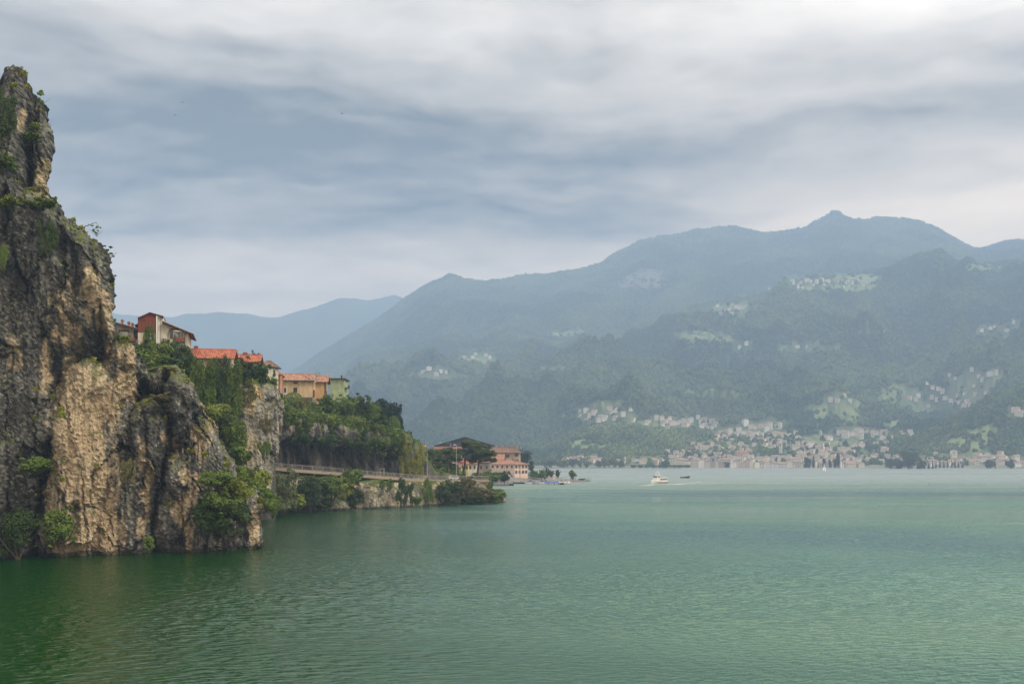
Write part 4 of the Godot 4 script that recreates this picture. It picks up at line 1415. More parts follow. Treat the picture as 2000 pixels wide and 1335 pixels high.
func apartment_block() -> void:
	var d := 215.0
	var u := d / FOCAL
	var t := thing("apartment_block", "cream apartment block with a red-clad stair tower and sloping roofs, highest on the hill", "building", spot(300, 690, d), facing(300, d, 5.0))
	var x := func(px: float) -> float: return (px - 300.0) * u
	var y := func(py: float) -> float: return (690.0 - py) * u
	# right wing under a roof that falls to the right
	var s := Shape.new()
	s.wall(PackedVector2Array([Vector2(x.call(314), -4), Vector2(x.call(364), -4), Vector2(x.call(364), y.call(648)), Vector2(x.call(314), y.call(630))]), -11.0, 0.0)
	obj("wall", s.made(), wall_mat([0.66, 0.60, 0.48]), t)
	s = Shape.new()
	s.wall(PackedVector2Array([Vector2(x.call(210), -4), Vector2(x.call(286), -4), Vector2(x.call(286), y.call(644)), Vector2(x.call(226), y.call(629)), Vector2(x.call(210), y.call(632))]), -9.0, -1.0)
	obj("wall", s.made(), wall_mat([0.46, 0.40, 0.32]), t)
	# the stair tower
	s = Shape.new()
	for k in 26:
		var p0 := lerpf(271.0, 304.5, k / 26.0)
		var p1 := lerpf(271.0, 304.5, (k + 0.93) / 26.0)
		var top := func(p: float) -> float: return curve([271, 622.5, 293, 611.8, 305, 614.8], p)
		var j := 0.05 if k % 2 else 0.0
		s.col = Color(0.185, 0.052, 0.037) * (0.9 + 0.2 * ((k * 7) % 5) / 5.0)
		s.wall(PackedVector2Array([Vector2(x.call(p0), y.call(650)), Vector2(x.call(p1), y.call(650)), Vector2(x.call(p1), y.call(top.call(p1))), Vector2(x.call(p0), y.call(top.call(p0)))]), -6.0, 0.5 + j)
	obj("stair_tower", s.made(), M.cladding, t)
	box_part("recess", t, Vector3(x.call(279), y.call(628), 0.42), Vector3(x.call(285), y.call(624.5), 0.585), M.brown)
	s = Shape.new()
	s.wall(PackedVector2Array([Vector2(x.call(271), -4), Vector2(x.call(303), -4), Vector2(x.call(303), y.call(650)), Vector2(x.call(271), y.call(650))]), -6.0, 0.45)
	obj("wall", s.made(), wall_mat([0.55, 0.50, 0.40]), t)
	for k in 4:
		var px: float = [304.8, 308.3, 311.6, 314.8][k]
		box_part("pier", t, Vector3(x.call(px), -4, -3.0 - k * 0.5), Vector3(x.call(px + 2.4), y.call(616.5 + k * 0.4), 0.75 - k * 0.5), M.white)
	s = Shape.new()
	s.wall(PackedVector2Array([Vector2(x.call(306), -4), Vector2(x.call(317.5), -4), Vector2(x.call(317.5), y.call(618)), Vector2(x.call(306), y.call(617)), ]), -6.0, -1.4)
	obj("wall", s.made(), wall_mat([0.40, 0.38, 0.36]), t)
	# roofs
	s = Shape.new()
	tile_slope(s, Vector3(x.call(374), y.call(650.5), 1.3), Vector3(x.call(374), y.call(650.5), -12), Vector3(x.call(316), y.call(627.5), -12), Vector3(x.call(316), y.call(627.5), 1.3), tile("red"), 5)
	obj("roof", s.made(), M.tile, t)
	s = Shape.new()
	tile_slope(s, Vector3(x.call(287), y.call(647), 0.4), Vector3(x.call(222), y.call(630), 0.4), Vector3(x.call(222), y.call(626), -6), Vector3(x.call(287), y.call(640), -6), tile("red"), 6)
	tile_slope(s, Vector3(x.call(262), y.call(634), -2.0), Vector3(x.call(273), y.call(628), -2.0), Vector3(x.call(273), y.call(627), -9), Vector3(x.call(262), y.call(633), -9), tile("brown"), 7)
	obj("roof", s.made(), M.tile, t)
	s = Shape.new()
	s.col = tile("red")
	var lo := Vector3(x.call(270.5), y.call(622.8), 0)
	var mid := Vector3(x.call(293), y.call(611), 0)
	var hi := Vector3(x.call(318), y.call(617.5), 0)
	tile_slope(s, lo + Vector3(0, 0, 0.9), mid + Vector3(0, 0, 0.9), mid + Vector3(0, 0, -6.5), lo + Vector3(0, 0, -6.5), tile("red"), 8)
	tile_slope(s, mid + Vector3(0, 0, 0.9), hi + Vector3(0, 0, 0.9), hi + Vector3(0, 0, -6.5), mid + Vector3(0, 0, -6.5), tile("red"), 9)
	obj("roof", s.made(), M.tile, t)
	for c in [[239, 627, -3.0], [250, 629.5, -4.0], [256, 631, -5.0]]: chimney(t, Vector3(x.call(c[0]), y.call(c[1]), c[2]), 0.25, 0.5)
	# openings
	window(t, Vector3(x.call(244.5), y.call(654), -0.98), 1.5, 1.7, 0.0, "brown_blind")
	window(t, Vector3(x.call(237.5), y.call(653), -0.98), 0.5, 1.5, 0.0, "brown")
	box_part("lintel", t, Vector3(x.call(235), y.call(648.2), -1.0), Vector3(x.call(254), y.call(645), -0.9), M.brown)
	window(t, Vector3(x.call(266), y.call(653.5), -0.98), 0.7, 1.7, 0.0, "brown")
	var balcony := paint(0.20, 0.055, 0.036, 0.8)
	for b in [[250, 265, 667.5, 660.5, -1.0], [335.5, 357, 667, 658.5, 0.0]]:
		var z: float = b[4]
		box_part("balcony", t, Vector3(x.call(b[0]), y.call(b[2]), z), Vector3(x.call(b[1]), y.call(b[2] - 1.5), z + 1.25), M.brown)
		box_part("balcony_front", t, Vector3(x.call(b[0]), y.call(b[2] - 1.5), z + 1.15), Vector3(x.call(b[1]), y.call(b[3]), z + 1.25), balcony)
		box_part("balcony_side", t, Vector3(x.call(b[1]) - 0.1, y.call(b[2] - 1.5), z), Vector3(x.call(b[1]), y.call(b[3]), z + 1.14), balcony)
	window(t, Vector3(x.call(340.5), y.call(652), 0.02), 0.75, 1.7, 0.0, "blind")
	window(t, Vector3(x.call(349.5), y.call(652), 0.02), 0.9, 1.7, 0.0, "brown")
	for k in 2:
		window(t, Vector3(x.call(331.0 + k * 2.6), y.call(651), 0.02), 0.2, 1.9, 0.0, "brown")
		window(t, Vector3(x.call(331.0 + k * 2.6), y.call(677), 0.02), 0.2, 1.7, 0.0, "brown")
	box_part("awning", t, Vector3(x.call(339), y.call(647), 0.05), Vector3(x.call(350), y.call(644.5), 0.9), M.white)
	box_part("lintel", t, Vector3(x.call(330), y.call(642.2), 0.0), Vector3(x.call(352), y.call(640.4), 0.12), M.brown)
	for k in [[326.5, 648], [357.5, 652]]:
		var g := Shape.new()
		g.bar(Vector3(x.call(k[0]), -3, 0.12), Vector3(x.call(k[0]), y.call(k[1]), 0.12), 0.06, 0.06, 6)
		g.bar(Vector3(x.call(k[0]), y.call(k[1]), 0.12), Vector3(x.call(k[0] + 4), y.call(k[1] - 4.0), 0.7), 0.06, 0.06, 6)
		obj("downpipe", g.made(), M.gutter, t)

# a plain gabled house whose front spans px0..px1 between base and eave; returns the thing, its scale and size
func house(called: String, label: String, px0: float, px1: float, base: float, eave: float, ridge: float, d: float, depth: float, less: float, wall: Array, roof: String, over := 0.7, hip := 0.0, group := "") -> Dictionary:
	var u := d / FOCAL
	var mid := (px0 + px1) / 2
	var turn := facing(mid, d, less)
	var t := thing(called, label, "house", spot(mid, base, d), turn, group)
	var w := (px1 - px0) * u
	var h := (base - eave) * u
	var rise := (eave - ridge) * u + depth * 0.5 * maxf(0.0, (HORIZON - eave) / FOCAL)
	var off := -depth / 2
	var a := obj("wall", gable_walls(w, depth, h, rise if hip == 0.0 else 0.01, 1.6), wall_mat(wall), t)
	a.position.z = off
	var r := obj("roof", gable_roof(w, depth, h, rise, over, roof, hip), M.tile, t)
	r.position.z = off
	var g := Shape.new()
	var ey := h - rise * over / (depth / 2) + 0.02
	g.bar(Vector3(-w / 2 - over, ey, over + 0.06), Vector3(w / 2 + over, ey, over + 0.06), 0.09, 0.09, 6)
	obj("gutter", g.made(), M.gutter, t)
	return {"t": t, "u": u, "mid": mid, "base": base, "w": w, "h": h, "rise": rise, "depth": depth}

func front(hs: Dictionary, px: float, py: float, z := 0.02) -> Vector3:
	return Vector3((px - hs.mid) * hs.u, (hs.base - py) * hs.u, z)

func long_house() -> void:
	var h := house("long_house", "long cream house with an even orange roof, right of the apartment block", 373, 449, 742, 697.5, 683, 222, 9.0, 7.0, [0.50, 0.44, 0.34], "orange", 0.9)
	for p in [[377.5, 705], [391.5, 705], [412.5, 704.5], [421.5, 704.5], [377, 731]]: window(h.t, front(h, p[0], p[1]), 0.85, 1.45 if p[1] < 720 else 0.9, 0.0, "brown_blind")
	window(h.t, front(h, 427.5, 704), 0.5, 1.0, 0.0, "brown")
	for p in [388.5, 403]: box_part("pier", h.t, front(h, p - 5.5, 742, -0.02), front(h, p - 3.0, 697.5, 0.3), wall_mat([0.58, 0.50, 0.38]))
	box_part("balcony_front", h.t, front(h, 405, 716.5, 0.7), front(h, 447, 709.5, 0.85), paint(0.18, 0.05, 0.035, 0.8))
	chimney(h.t, Vector3(-h.w * 0.44, h.h + h.rise - 0.4, -5.0), 1.0, 0.8)
	chimney(h.t, Vector3(h.w * 0.22, h.h + h.rise - 0.5, -5.2), 0.6, 0.4)
	var g := house("tiled_house", "house with an orange roof partly behind the long house's gable", 456, 503, 745, 706.5, 693.5, 231, 9.0, 6.0, [0.52, 0.46, 0.36], "orange", 0.6)
	chimney(g.t, Vector3(-g.w * 0.10, g.h + g.rise - 0.5, -4.4), 0.9, 0.9)
	chimney(g.t, Vector3(g.w * 0.32, g.h + g.rise - 0.5, -4.4), 0.5, 0.6)
	window(g.t, front(g, 470, 715), 0.9, 1.2, 0.0, "brown")

func corner_houses() -> void:
	var h := house("corner_house", "small cream house with a brown hipped roof above the second crag", 505, 524, 748, 714, 706, 238, 6.0, 24.0, [0.58, 0.53, 0.43], "brown", 0.6, 1.2)
	window(h.t, Vector3(h.w / 2 + 0.02, 2.6, -3.4), 0.8, 1.4, PI / 2, "brown")
	var g := house("brick_house", "narrow brick-red house with a bright orange roof left of the yellow house", 523, 546, 788, 731, 722.5, 250, 7.0, 8.0, [0.33, 0.115, 0.058], "orange", 0.35, 1.6)
	box_part("pier", g.t, Vector3(g.w / 2 - 0.02, -2, -0.5), Vector3(g.w / 2 + 0.55, g.h - 0.3, -0.1), wall_mat([0.62, 0.42, 0.32]))
	var l := Shape.new()
	l.bar(Vector3(0, 0, 0), Vector3(0, 0.35, 0), 0.10, 0.2, 8)
	l.bar(Vector3(0, 0.35, 0), Vector3(0, 0.7, 0), 0.2, 0.05, 8)
	var lamp := obj("wall_lamp", l.made(), M.white, g.t)
	lamp.position = front(g, 536, 745, 0.15)

func yellow_house() -> void:
	var h := house("yellow_house", "yellow-ochre house with a mottled tile roof and a small black window", 552, 609, 786, 741.5, 731, 283, 9.0, 7.0, [0.58, 0.44, 0.27], "pale", 0.75)
	var t: Node3D = h.t
	var u: float = h.u
	window(t, front(h, 576.5, 761), 0.95, 1.15, 0.0, "brown")
	window(t, front(h, 577, 747.5), 1.05, 0.28, 0.0, "brown")
	for y in [762.0, 775.5]: window(t, front(h, 557, y), 0.72, 1.5, 0.0, "plain")
	box_part("pier", t, front(h, 547.5, 786, -0.4), front(h, 551.5, 741.5, 0.1), paint(0.10, 0.085, 0.075))
	box_part("plinth", t, front(h, 551.5, 801, -2.0), front(h, 609.2, 775.3, 0.06), wall_mat([0.145, 0.12, 0.105]))
	# the set-back annexe on the right with its own roof
	var w := 23.5 * u
	var a := obj("annexe", gable_walls(w, 7.0, h.h - 0.25, h.rise * 0.9, 0.3), wall_mat([0.56, 0.36, 0.18]), t)
	a.position = front(h, 621.5, 786, -5.2)
	var ar := obj("roof", gable_roof(w, 7.0, h.h - 0.25, h.rise * 0.9, 0.7, "pale"), M.tile, t)
	ar.position = a.position + Vector3(0.15, 0, 0)
	box_part("pier", t, front(h, 631.5, 786, -2.4), front(h, 635.0, 743, -1.62), paint(0.10, 0.085, 0.075))
	box_part("recess_wall", t, front(h, 609.3, 786, -1.9), front(h, 614.0, 742.5, -0.9), wall_mat([0.64, 0.50, 0.32]))
	window(t, front(h, 611.8, 768, -0.86), 0.25, 1.9, 0.0, "brown")
	var side: float = a.position.x + w / 2 + 0.02
	for z in [-3.2, -5.6]: window(t, Vector3(side, (786 - 766.0) * u, z), 0.7, 1.5, PI / 2, "shutter")
	# valley flashing, chimney pipe and a roof window
	var s := Shape.new()
	s.bar(front(h, 586, 730.6, -3.6), front(h, 607, 740.5, 0.7), 0.07, 0.07, 5)
	obj("flashing", s.made(), M.gutter, t)
	s = Shape.new()
	s.bar(front(h, 613, 748, -0.3), front(h, 613, 735, -0.3), 0.24, 0.24, 10)
	s.bar(front(h, 613, 735, -0.3), front(h, 613, 731.5, -0.3), 0.16, 0.16, 10)
	obj("flue", s.made(), M.metal, t)
	var sky := box_part("roof_window", t, Vector3(-0.6, -0.03, -0.4), Vector3(0.6, 0.12, 0.4), M.white)
	sky.position = ar.position + Vector3(0.2, h.h + 0.50, 1.9)
	sky.rotation.x = 0.42
	# retaining wall and garden fence below
	var fence := thing("garden_fence", "thin wire fence on the garden edge before the yellow house", "fence", spot(566, 786, 280.0), facing(566, 280, 7))
	for k in 9:
		var b := Shape.new()
		b.bar(Vector3(k * 0.8 - 3.2, -0.5, 0), Vector3(k * 0.8 - 3.2, 1.2, 0), 0.03, 0.03, 5)
		obj("post", b.made(), M.metal, fence)
	for k in 3:
		var b := Shape.new()
		b.bar(Vector3(-3.2, 0.3 + k * 0.4, 0), Vector3(3.2, 0.3 + k * 0.4, 0), 0.02, 0.02, 4)
		obj("wire", b.made(), M.metal, fence)

func green_house() -> void:
	var d := 298.0
	var u := d / FOCAL
	var t := thing("green_house", "pale green house with a flat dark eave, rightmost on the hill", "house", spot(658, 790, d), facing(658, d, 9.0))
	var s := Shape.new()
	s.box(Vector3(-13 * u, -3, -8.5), Vector3(13.4 * u, 50 * u, 0))
	obj("wall", s.made(), wall_mat([0.36, 0.44, 0.27]), t)
	s = Shape.new()
	s.box(Vector3(-14 * u, 50 * u, -9.2), Vector3(16.5 * u, 51.6 * u, 0.7))
	obj("roof", s.made(), M.gutter, t)
	s = Shape.new()
	s.bar(Vector3(6 * u, 51.5 * u, -3), Vector3(6 * u, 58 * u, -3), 0.24, 0.24, 10)
	s.bar(Vector3(6 * u, 58 * u, -3), Vector3(6 * u, 59 * u, -3), 0.32, 0.32, 10)
	obj("flue", s.made(), M.gutter, t)
	s = Shape.new()
	s.box(Vector3(13.4 * u, 33 * u, -5.0), Vector3(13.4 * u + 1.1, 34 * u, -1.0))
	obj("balcony", s.made(), M.gutter, t)
	box_part("balcony_front", t, Vector3(13.4 * u + 1.0, 34 * u, -5.0), Vector3(13.4 * u + 1.1, 39 * u, -1.0), M.gutter)
	box_part("garden_wall", t, Vector3(-14 * u, -3, 0.6), Vector3(-6 * u, 10 * u, 0.9), M.white)

func terrace_walls() -> void:
	for a in [[751, 842, 9, 6, 290, "upper white terrace parapet beside the dark conifers"], [764, 853, 12, 2.6, 293, "sloping white stair wall under the upper parapet"], [779, 863, 7, 6.5, 296, "short white wall panel beside the round bush"], [789, 864, 14, 7.5, 299, "lowest white terrace wall with a post at its end"]]:
		var d: float = a[4]
		var u := d / FOCAL
		var t := thing("terrace_wall", a[5], "wall", spot(a[0], a[1] + a[3] / 2, d), facing(a[0], d, 4))
		box_part("panel", t, Vector3(-a[2] * u / 2, -1.5, -0.25), Vector3(a[2] * u / 2, a[3] * u, 0), wall_mat([0.62, 0.61, 0.58]))
		box_part("coping", t, Vector3(-a[2] * u / 2 - 0.08, a[3] * u, -0.33), Vector3(a[2] * u / 2 + 0.08, a[3] * u + 0.12, 0.08), M.white)

# ---- the cantilevered road
func build_road() -> void:
	var line := [[530, 913.5, 250], [570, 917, 252], [610, 920, 257], [650, 923, 262], [690, 926.5, 267], [730, 930, 273], [770, 933, 280], [810, 936, 287], [850, 938, 294], [900, 938, 302], [955, 937.5, 309]]
	var deck := Shape.new()
	var edge := []
	for p in line: edge.append(spot(p[0], p[1], p[2]))
	deck.col = Color(0.30, 0.27, 0.22)
	for i in edge.size() - 1:
		var a: Vector3 = edge[i]
		var b: Vector3 = edge[i + 1]
		var inn := Vector3(b.z - a.z, 0, a.x - b.x).normalized() * 8.5
		if inn.z > 0: inn = -inn
		var dn := Vector3(0, -0.55, 0)
		deck.col = Color(0.055, 0.055, 0.056)
		deck.quad(a, b, b + inn, a + inn)
		deck.col = Color(0.28, 0.22, 0.16)
		deck.quad(a, b, b + dn, a + dn)
		deck.quad(a + dn, b + dn, b + inn + dn * 1.5, a + inn + dn * 1.5)
		deck.col = Color(0.30, 0.28, 0.25)
		var k := inn.normalized() * 0.35
		var up := Vector3(0, 0.14, 0)
		deck.quad(a + up, b + up, b + k + up, a + k + up)
		deck.quad(a, b, b + up, a + up); deck.quad(a + k, b + k, b + k + up, a + k + up)
	struct("road_gallery", deck.made(), M.land)
	var rail := thing("road_railing", "long grey concrete and steel railing along the gallery road", "railing", edge[0])
	var bays := 0
	var rm := paint(0.25, 0.235, 0.21, 0.85)
	var post := Shape.new()
	post.box(Vector3(-0.09, 0, -0.09), Vector3(0.09, 1.42, 0.09))
	var post_mesh := post.made()
	for i in edge.size() - 1:
		var a: Vector3 = edge[i]
		var b: Vector3 = edge[i + 1]
		var n := maxi(2, int(a.distance_to(b) / 2.4))
		for k in n:
			var p: Vector3 = a.lerp(b, float(k) / n)
			var q: Vector3 = a.lerp(b, (k + 1.0) / n)
			var o := obj("post", post_mesh, rm, rail)
			o.position = p - edge[0]
			var s := Shape.new()
			for y in [0.22, 1.30]:
				s.bar(p - edge[0] + Vector3(0, y, 0), q - edge[0] + Vector3(0, y, 0), 0.055, 0.055, 5)
			for z in 11:
				var c: Vector3 = p.lerp(q, (z + 1.0) / 12.0) - edge[0]
				s.bar(c + Vector3(0, 0.22, 0), c + Vector3(0, 1.3, 0), 0.03, 0.03, 4)
			obj("railing_panel", s.made(), rm, rail)
			bays += 1
	# dark drains and a small cabinet by the rock
	var cab := thing("roadside_cabinet", "small grey roadside frame against the rock wall", "cabinet", spot(746, 930, 285.0))
	for k in [-1.0, 1.0]: box_part("leg", cab, Vector3(k * 0.55 - 0.12, 0, -0.2), Vector3(k * 0.55 + 0.12, 2.1, 0.2), rm)
	box_part("box", cab, Vector3(-0.42, 0.9, -0.15), Vector3(0.42, 1.9, 0.1), M.gutter)
	box_part("top", cab, Vector3(-0.75, 2.1, -0.25), Vector3(0.75, 2.3, 0.25), rm)
	# the terrace wall at the end, of squared stones
	var tw := thing("terrace_stone_wall", "squared stone wall carrying the end of the road", "wall", ground_spot(915, 0, 303.0))
	var st := Shape.new()
	var q0 := Vector3.ZERO
	var q1 := ground_spot(953.5, 0, 310.0) - ground_spot(915, 0, 303.0)
	var r := RandomNumberGenerator.new()
	r.seed = 8
	for row in 7:
		var x := 0.0
		while x < 1.0:
			var nx := minf(1.0, x + r.randf_range(0.07, 0.16))
			var a := q0.lerp(q1, x + 0.004)
			var b := q0.lerp(q1, nx - 0.004)
			st.col = Color(0.27, 0.24, 0.19) * r.randf_range(0.65, 1.25)
			var pr := r.randf_range(0.0, 0.08)
			var y0 := 3.2 + row * 0.5
			st.quad(a + Vector3(0, y0 + 0.02, pr), b + Vector3(0, y0 + 0.02, pr), b + Vector3(0, y0 + 0.48, pr), a + Vector3(0, y0 + 0.48, pr))
			st.quad(a + Vector3(0, y0 + 0.48, pr), b + Vector3(0, y0 + 0.48, pr), b + Vector3(0, y0 + 0.48, -0.2), a + Vector3(0, y0 + 0.48, -0.2))
			x = nx
	st.col = Color(0.13, 0.12, 0.10)
	st.quad(q0 + Vector3(0, -1, -0.03), q1 + Vector3(0, -1, -0.03), q1 + Vector3(0, 6.7, -0.03), q0 + Vector3(0, 6.7, -0.03))
	st.quad(q1 + Vector3(0, -1, -0.03), q1 + Vector3(0.5, -1, -9), q1 + Vector3(0.5, 6.7, -9), q1 + Vector3(0, 6.7, -0.03))
	var face_ := obj("masonry", st.made(), M.plain, tw)
	face_.set_meta("kind", "stuff")
	box_part("coping", tw, Vector3(0, 6.7, -0.5), Vector3(q1.x, 6.9, 0.15), rm).rotation.y = atan2(-q1.z, q1.x)
	# lamps
	for a in [["street_lamp", "tall grey road lamp beside the ivy curtain", 834, 934, 871, 300.0], ["street_lamp", "road lamp between the two tall stone pines", 891.5, 934, 869, 312.0], ["street_lamp", "slender twin lamp on the quay right of the pink house", 1033.5, 931, 905, 588.0]]:
		var t := thing(a[0], a[1], "lamp", spot(a[2], a[3], a[5]), 0.0, "street lamps")
		var hgt: float = (a[3] - a[4]) / FOCAL * a[5]
		var s := Shape.new()
		s.bar(Vector3.ZERO, Vector3(0, hgt, 0), 0.10, 0.055, 7)
		obj("pole", s.made(), M.metal, t)
		s = Shape.new()
		s.bar(Vector3(0, hgt, 0), Vector3(-0.5, hgt + 0.12, 0.2), 0.05, 0.04, 5)
		obj("arm", s.made(), M.metal, t)
		box_part("lamp_head", t, Vector3(-0.95, hgt + 0.05, 0.0), Vector3(-0.3, hgt + 0.25, 0.38), M.white)
	var car := make_car("small white car parked behind the terrace railing", spot(888, 937, 316.0), 0.25)

func make_car(label: String, at: Vector3, turn: float) -> Node3D:
	var t := thing("parked_car", label, "car", at, turn)
	var s := Shape.new()
	s.wall(PackedVector2Array([Vector2(-2, 0.3), Vector2(2, 0.3), Vector2(2.02, 0.75), Vector2(1.1, 0.9), Vector2(0.6, 1.42), Vector2(-1.2, 1.45), Vector2(-1.95, 0.95)]), -0.85, 0.85)
	obj("body", s.made(), paint(0.6, 0.6, 0.6, 0.35, 0.5), t)
	s = Shape.new()
	s.wall(PackedVector2Array([Vector2(0.9, 0.92), Vector2(0.52, 1.36), Vector2(-1.15, 1.38), Vector2(-1.6, 0.95)]), -0.87, 0.87)
	obj("window", s.made(), M.glass, t)
	for x in [-1.25, 1.25]:
		for z in [-0.8, 0.8]:
			var w := Shape.new()
			w.bar(Vector3(x, 0.31, z - 0.1), Vector3(x, 0.31, z + 0.1), 0.31, 0.31, 12)
			obj("wheel", w.made(), M.gutter, t)
	return t

# ---- the harbour village on the point
func build_village() -> void:
	# the shed with the great dark roof
	var d := 640.0
	var u := d / FOCAL
	var t := thing("boat_shed", "wide hall with a broad dark gabled roof above the pines", "building", spot(907, 912, d), facing(907, d, 3))
	var x := func(px: float) -> float: return (px - 907.0) * u
	var y := func(py: float) -> float: return (912.0 - py) * u
	var s := Shape.new()
	s.wall(PackedVector2Array([Vector2(x.call(853), -1), Vector2(x.call(961), -1), Vector2(x.call(961), y.call(868.5)), Vector2(x.call(908), y.call(854)), Vector2(x.call(853), y.call(868.5))]), -30, -1.5)
	obj("wall", s.made(), paint(0.035, 0.038, 0.05, 0.8), t)
	s = Shape.new()
	s.col = Color(0.04, 0.034, 0.032)
	var l := Vector3(x.call(847.5), y.call(869.5), 0)
	var m := Vector3(x.call(908), y.call(852.5), 0)
	var r := Vector3(x.call(966.5), y.call(869.5), 0)
	var th := Vector3(0, -0.7, 0)
	var bk := Vector3(0, 0, -32)
	for e in [[l, m], [m, r]]:
		s.quad(e[0], e[1], e[1] + bk, e[0] + bk); s.quad(e[0] + th, e[1] + th, e[1] + bk + th, e[0] + bk + th); s.quad(e[0], e[1], e[1] + th, e[0] + th)
	obj("roof", s.made(), M.plain, t)
	box_part("cross_beam", t, Vector3(x.call(857), y.call(865.5), -1.5), Vector3(x.call(880), y.call(864.6), -1.3), M.metal)
	for px in [879.5, 960.0]: box_part("column", t, Vector3(x.call(px), -1, -1.45), Vector3(x.call(px + 1.2), y.call(866), -1.1), M.metal)
	box_part("wall_panel", t, Vector3(x.call(944), -1, -1.5), Vector3(x.call(961), y.call(876), -1.0), wall_mat([0.30, 0.27, 0.25]))
	# the tall tan building
	var h := house("tan_building", "tall tan building with a hipped tile roof behind the pink house", 953, 1013, 918, 882.5, 873, 612, 14, 6, [0.43, 0.36, 0.25], "brown", 1.2, 5.0)
	for p in [[972, 890], [981, 890], [991, 890], [972, 899], [1009, 888], [1009, 900]]: window(h.t, front(h, p[0], p[1]), 1.1, 1.7, 0, "shutter_green")
	for k in 6: chimney(h.t, Vector3(-6.0 + k * 3.1, h.h + h.rise - 0.8, -7.0 + (k % 2)), 1.1 + 0.4 * (k % 3), 0.8)
	var dp := Shape.new()
	dp.bar(front(h, 987.5, 915, 0.2), front(h, 987.5, 884, 0.2), 0.12, 0.12, 6)
	obj("downpipe", dp.made(), M.gutter, h.t)
	# low orange-roofed wing before it
	var g := house("orange_roof_house", "cream house with an orange roof left of the tan building", 953, 983, 915, 899, 887, 604, 9, 4, [0.58, 0.50, 0.38], "pale", 0.8)
	for p in [969.5, 974.5, 979.5]: window(g.t, front(g, p, 904), 0.8, 2.0, 0, "blind")
	# the pink house at the water: its corner towards us
	var pd := 582.0
	var pu := pd / FOCAL
	var pk := thing("pink_house", "pale pink three-storey house standing at the water's edge", "house", spot(1005, 941, pd), facing(1005, pd, 38))
	var w := 62.0 * pu
	var dep := 42.0 * pu
	var top := 35.0 * pu
	var b := Shape.new()
	b.box(Vector3(-w, -1.5, -dep), Vector3(0, top, 0))
	obj("wall", b.made(), wall_mat([0.66, 0.53, 0.45]), pk)
	var rf := gable_roof(w, dep, top, 8.0 * pu, 0.8, "pale", dep * 0.5)
	var ro := obj("roof", rf, M.tile, pk)
	ro.position = Vector3(-w / 2, 0, -dep / 2)
	for c in [0.3, 0.62]: chimney(pk, Vector3(-w * c, top + 2.0, -dep * 0.45), 1.0, 0.7)
	for row in 2:
		var yy := top - 1.6 - row * 3.1
		for k in 4: window(pk, Vector3(0.02, yy, -1.6 - k * (dep - 3.0) / 3.0), 0.95, 1.6, PI / 2, "shutter")
		for k in 5:
			if row == 0: window(pk, Vector3(-2.0 - k * (w - 4.0) / 4.0, yy, 0.02), 1.3, 1.3, 0, "brown")
	box_part("pilaster", pk, Vector3(0.0, -1, -dep * 0.42), Vector3(0.14, top, -dep * 0.38), wall_mat([0.45, 0.34, 0.30]))
	box_part("boathouse_door", pk, Vector3(-4.5, 0.2, 0.0), Vector3(-0.8, 3.4, 0.1), M.metal)
	# low houses seen between the pines
	for a in [
		["yellow_cottage", "bright yellow cottage seen between the pine trunks", 905, 914, 921, 906, 900, 420, [0.62, 0.55, 0.22], "orange"],
		["white_cottage", "white cottage with dark shutters right of the yellow one", 914.5, 931, 921, 906, 900.5, 424, [0.66, 0.66, 0.64], "red"],
		["grey_house", "grey stone house right of the pine trunks", 934, 956, 924, 903, 896, 440, [0.27, 0.24, 0.20], "brown"],
		["terracotta_house", "terracotta-roofed house left behind the lamp", 806, 829, 900, 876, 869.5, 420, [0.40, 0.25, 0.18], "orange"],
		["low_house", "low house with an orange roof strip under the dark shed", 848, 900, 900, 877, 873, 470, [0.40, 0.32, 0.26], "red"],
		["cream_house", "cream house behind the dense pines, with awning below", 858, 900, 926, 913, 906, 372, [0.48, 0.40, 0.30], "brown"],
		["ochre_house", "ochre house at the left foot of the tall pine", 895, 905, 922, 902, 896, 410, [0.50, 0.36, 0.22], "orange"],
	]:
		var q := house(a[0], a[1], a[2], a[3], a[4], a[5], a[6], a[7], 7.0, 5, a[8], a[9], 0.4)
		for k in 2: window(q.t, Vector3((k - 0.5) * q.w * 0.5, q.h * 0.55, 0.02), 0.6, 1.2, 0, "brown")
	# quays and the jetty
	for a in [["quay", 960, 1003, 946.5, 512, 5.0, 1.5, "low stone quay beside the rock tip"], ["quay", 1003, 1100, 943.0, 556, 6.0, 1.2, "long wooden landing stage in front of the pink house"], ["quay", 1072, 1112, 940.0, 584, 10.0, 1.1, "grassy mole behind the moored boats"]]:
		var qd: float = a[4]
		var p0 := ground_spot(a[1], 0, qd)
		var p1 := ground_spot(a[2], 0, qd)
		var qt := thing(a[0], a[7], "quay", p0)
		box_part("deck", qt, Vector3(0, a[6] - 0.35, -a[5]), Vector3(p1.x - p0.x, a[6], 0), paint(0.30, 0.28, 0.25))
		box_part("edge", qt, Vector3(0, -1, -a[5] + 0.1), Vector3(p1.x - p0.x, a[6] - 0.36, -0.5), paint(0.06, 0.055, 0.05))
		var n := int((p1.x - p0.x) / 3.5)
		for k in n + 1:
			var ps := Shape.new()
			ps.bar(Vector3(k * (p1.x - p0.x) / n, -1, 0.1), Vector3(k * (p1.x - p0.x) / n, a[6] + 0.35, 0.1), 0.12, 0.12, 6)
			obj("pile", ps.made(), M.bark, qt)
	var wl := thing("quay_wall", "low lavender-grey wall behind the pollarded trees' quay", "wall", spot(978, 943, 500))
	box_part("panel", wl, Vector3(-4.5, -1, -0.3), Vector3(4.2, 0.9, 0), wall_mat([0.30, 0.28, 0.32]))
	# pontoon and posts at the end of the spit
	var pt := thing("timber_jetty", "small timber jetty with upright posts at the end of the spit", "jetty", ground_spot(1146, 0, 612))
	box_part("deck", pt, Vector3(-2.5, 0.5, -2), Vector3(2.0, 0.8, 0), M.bark)
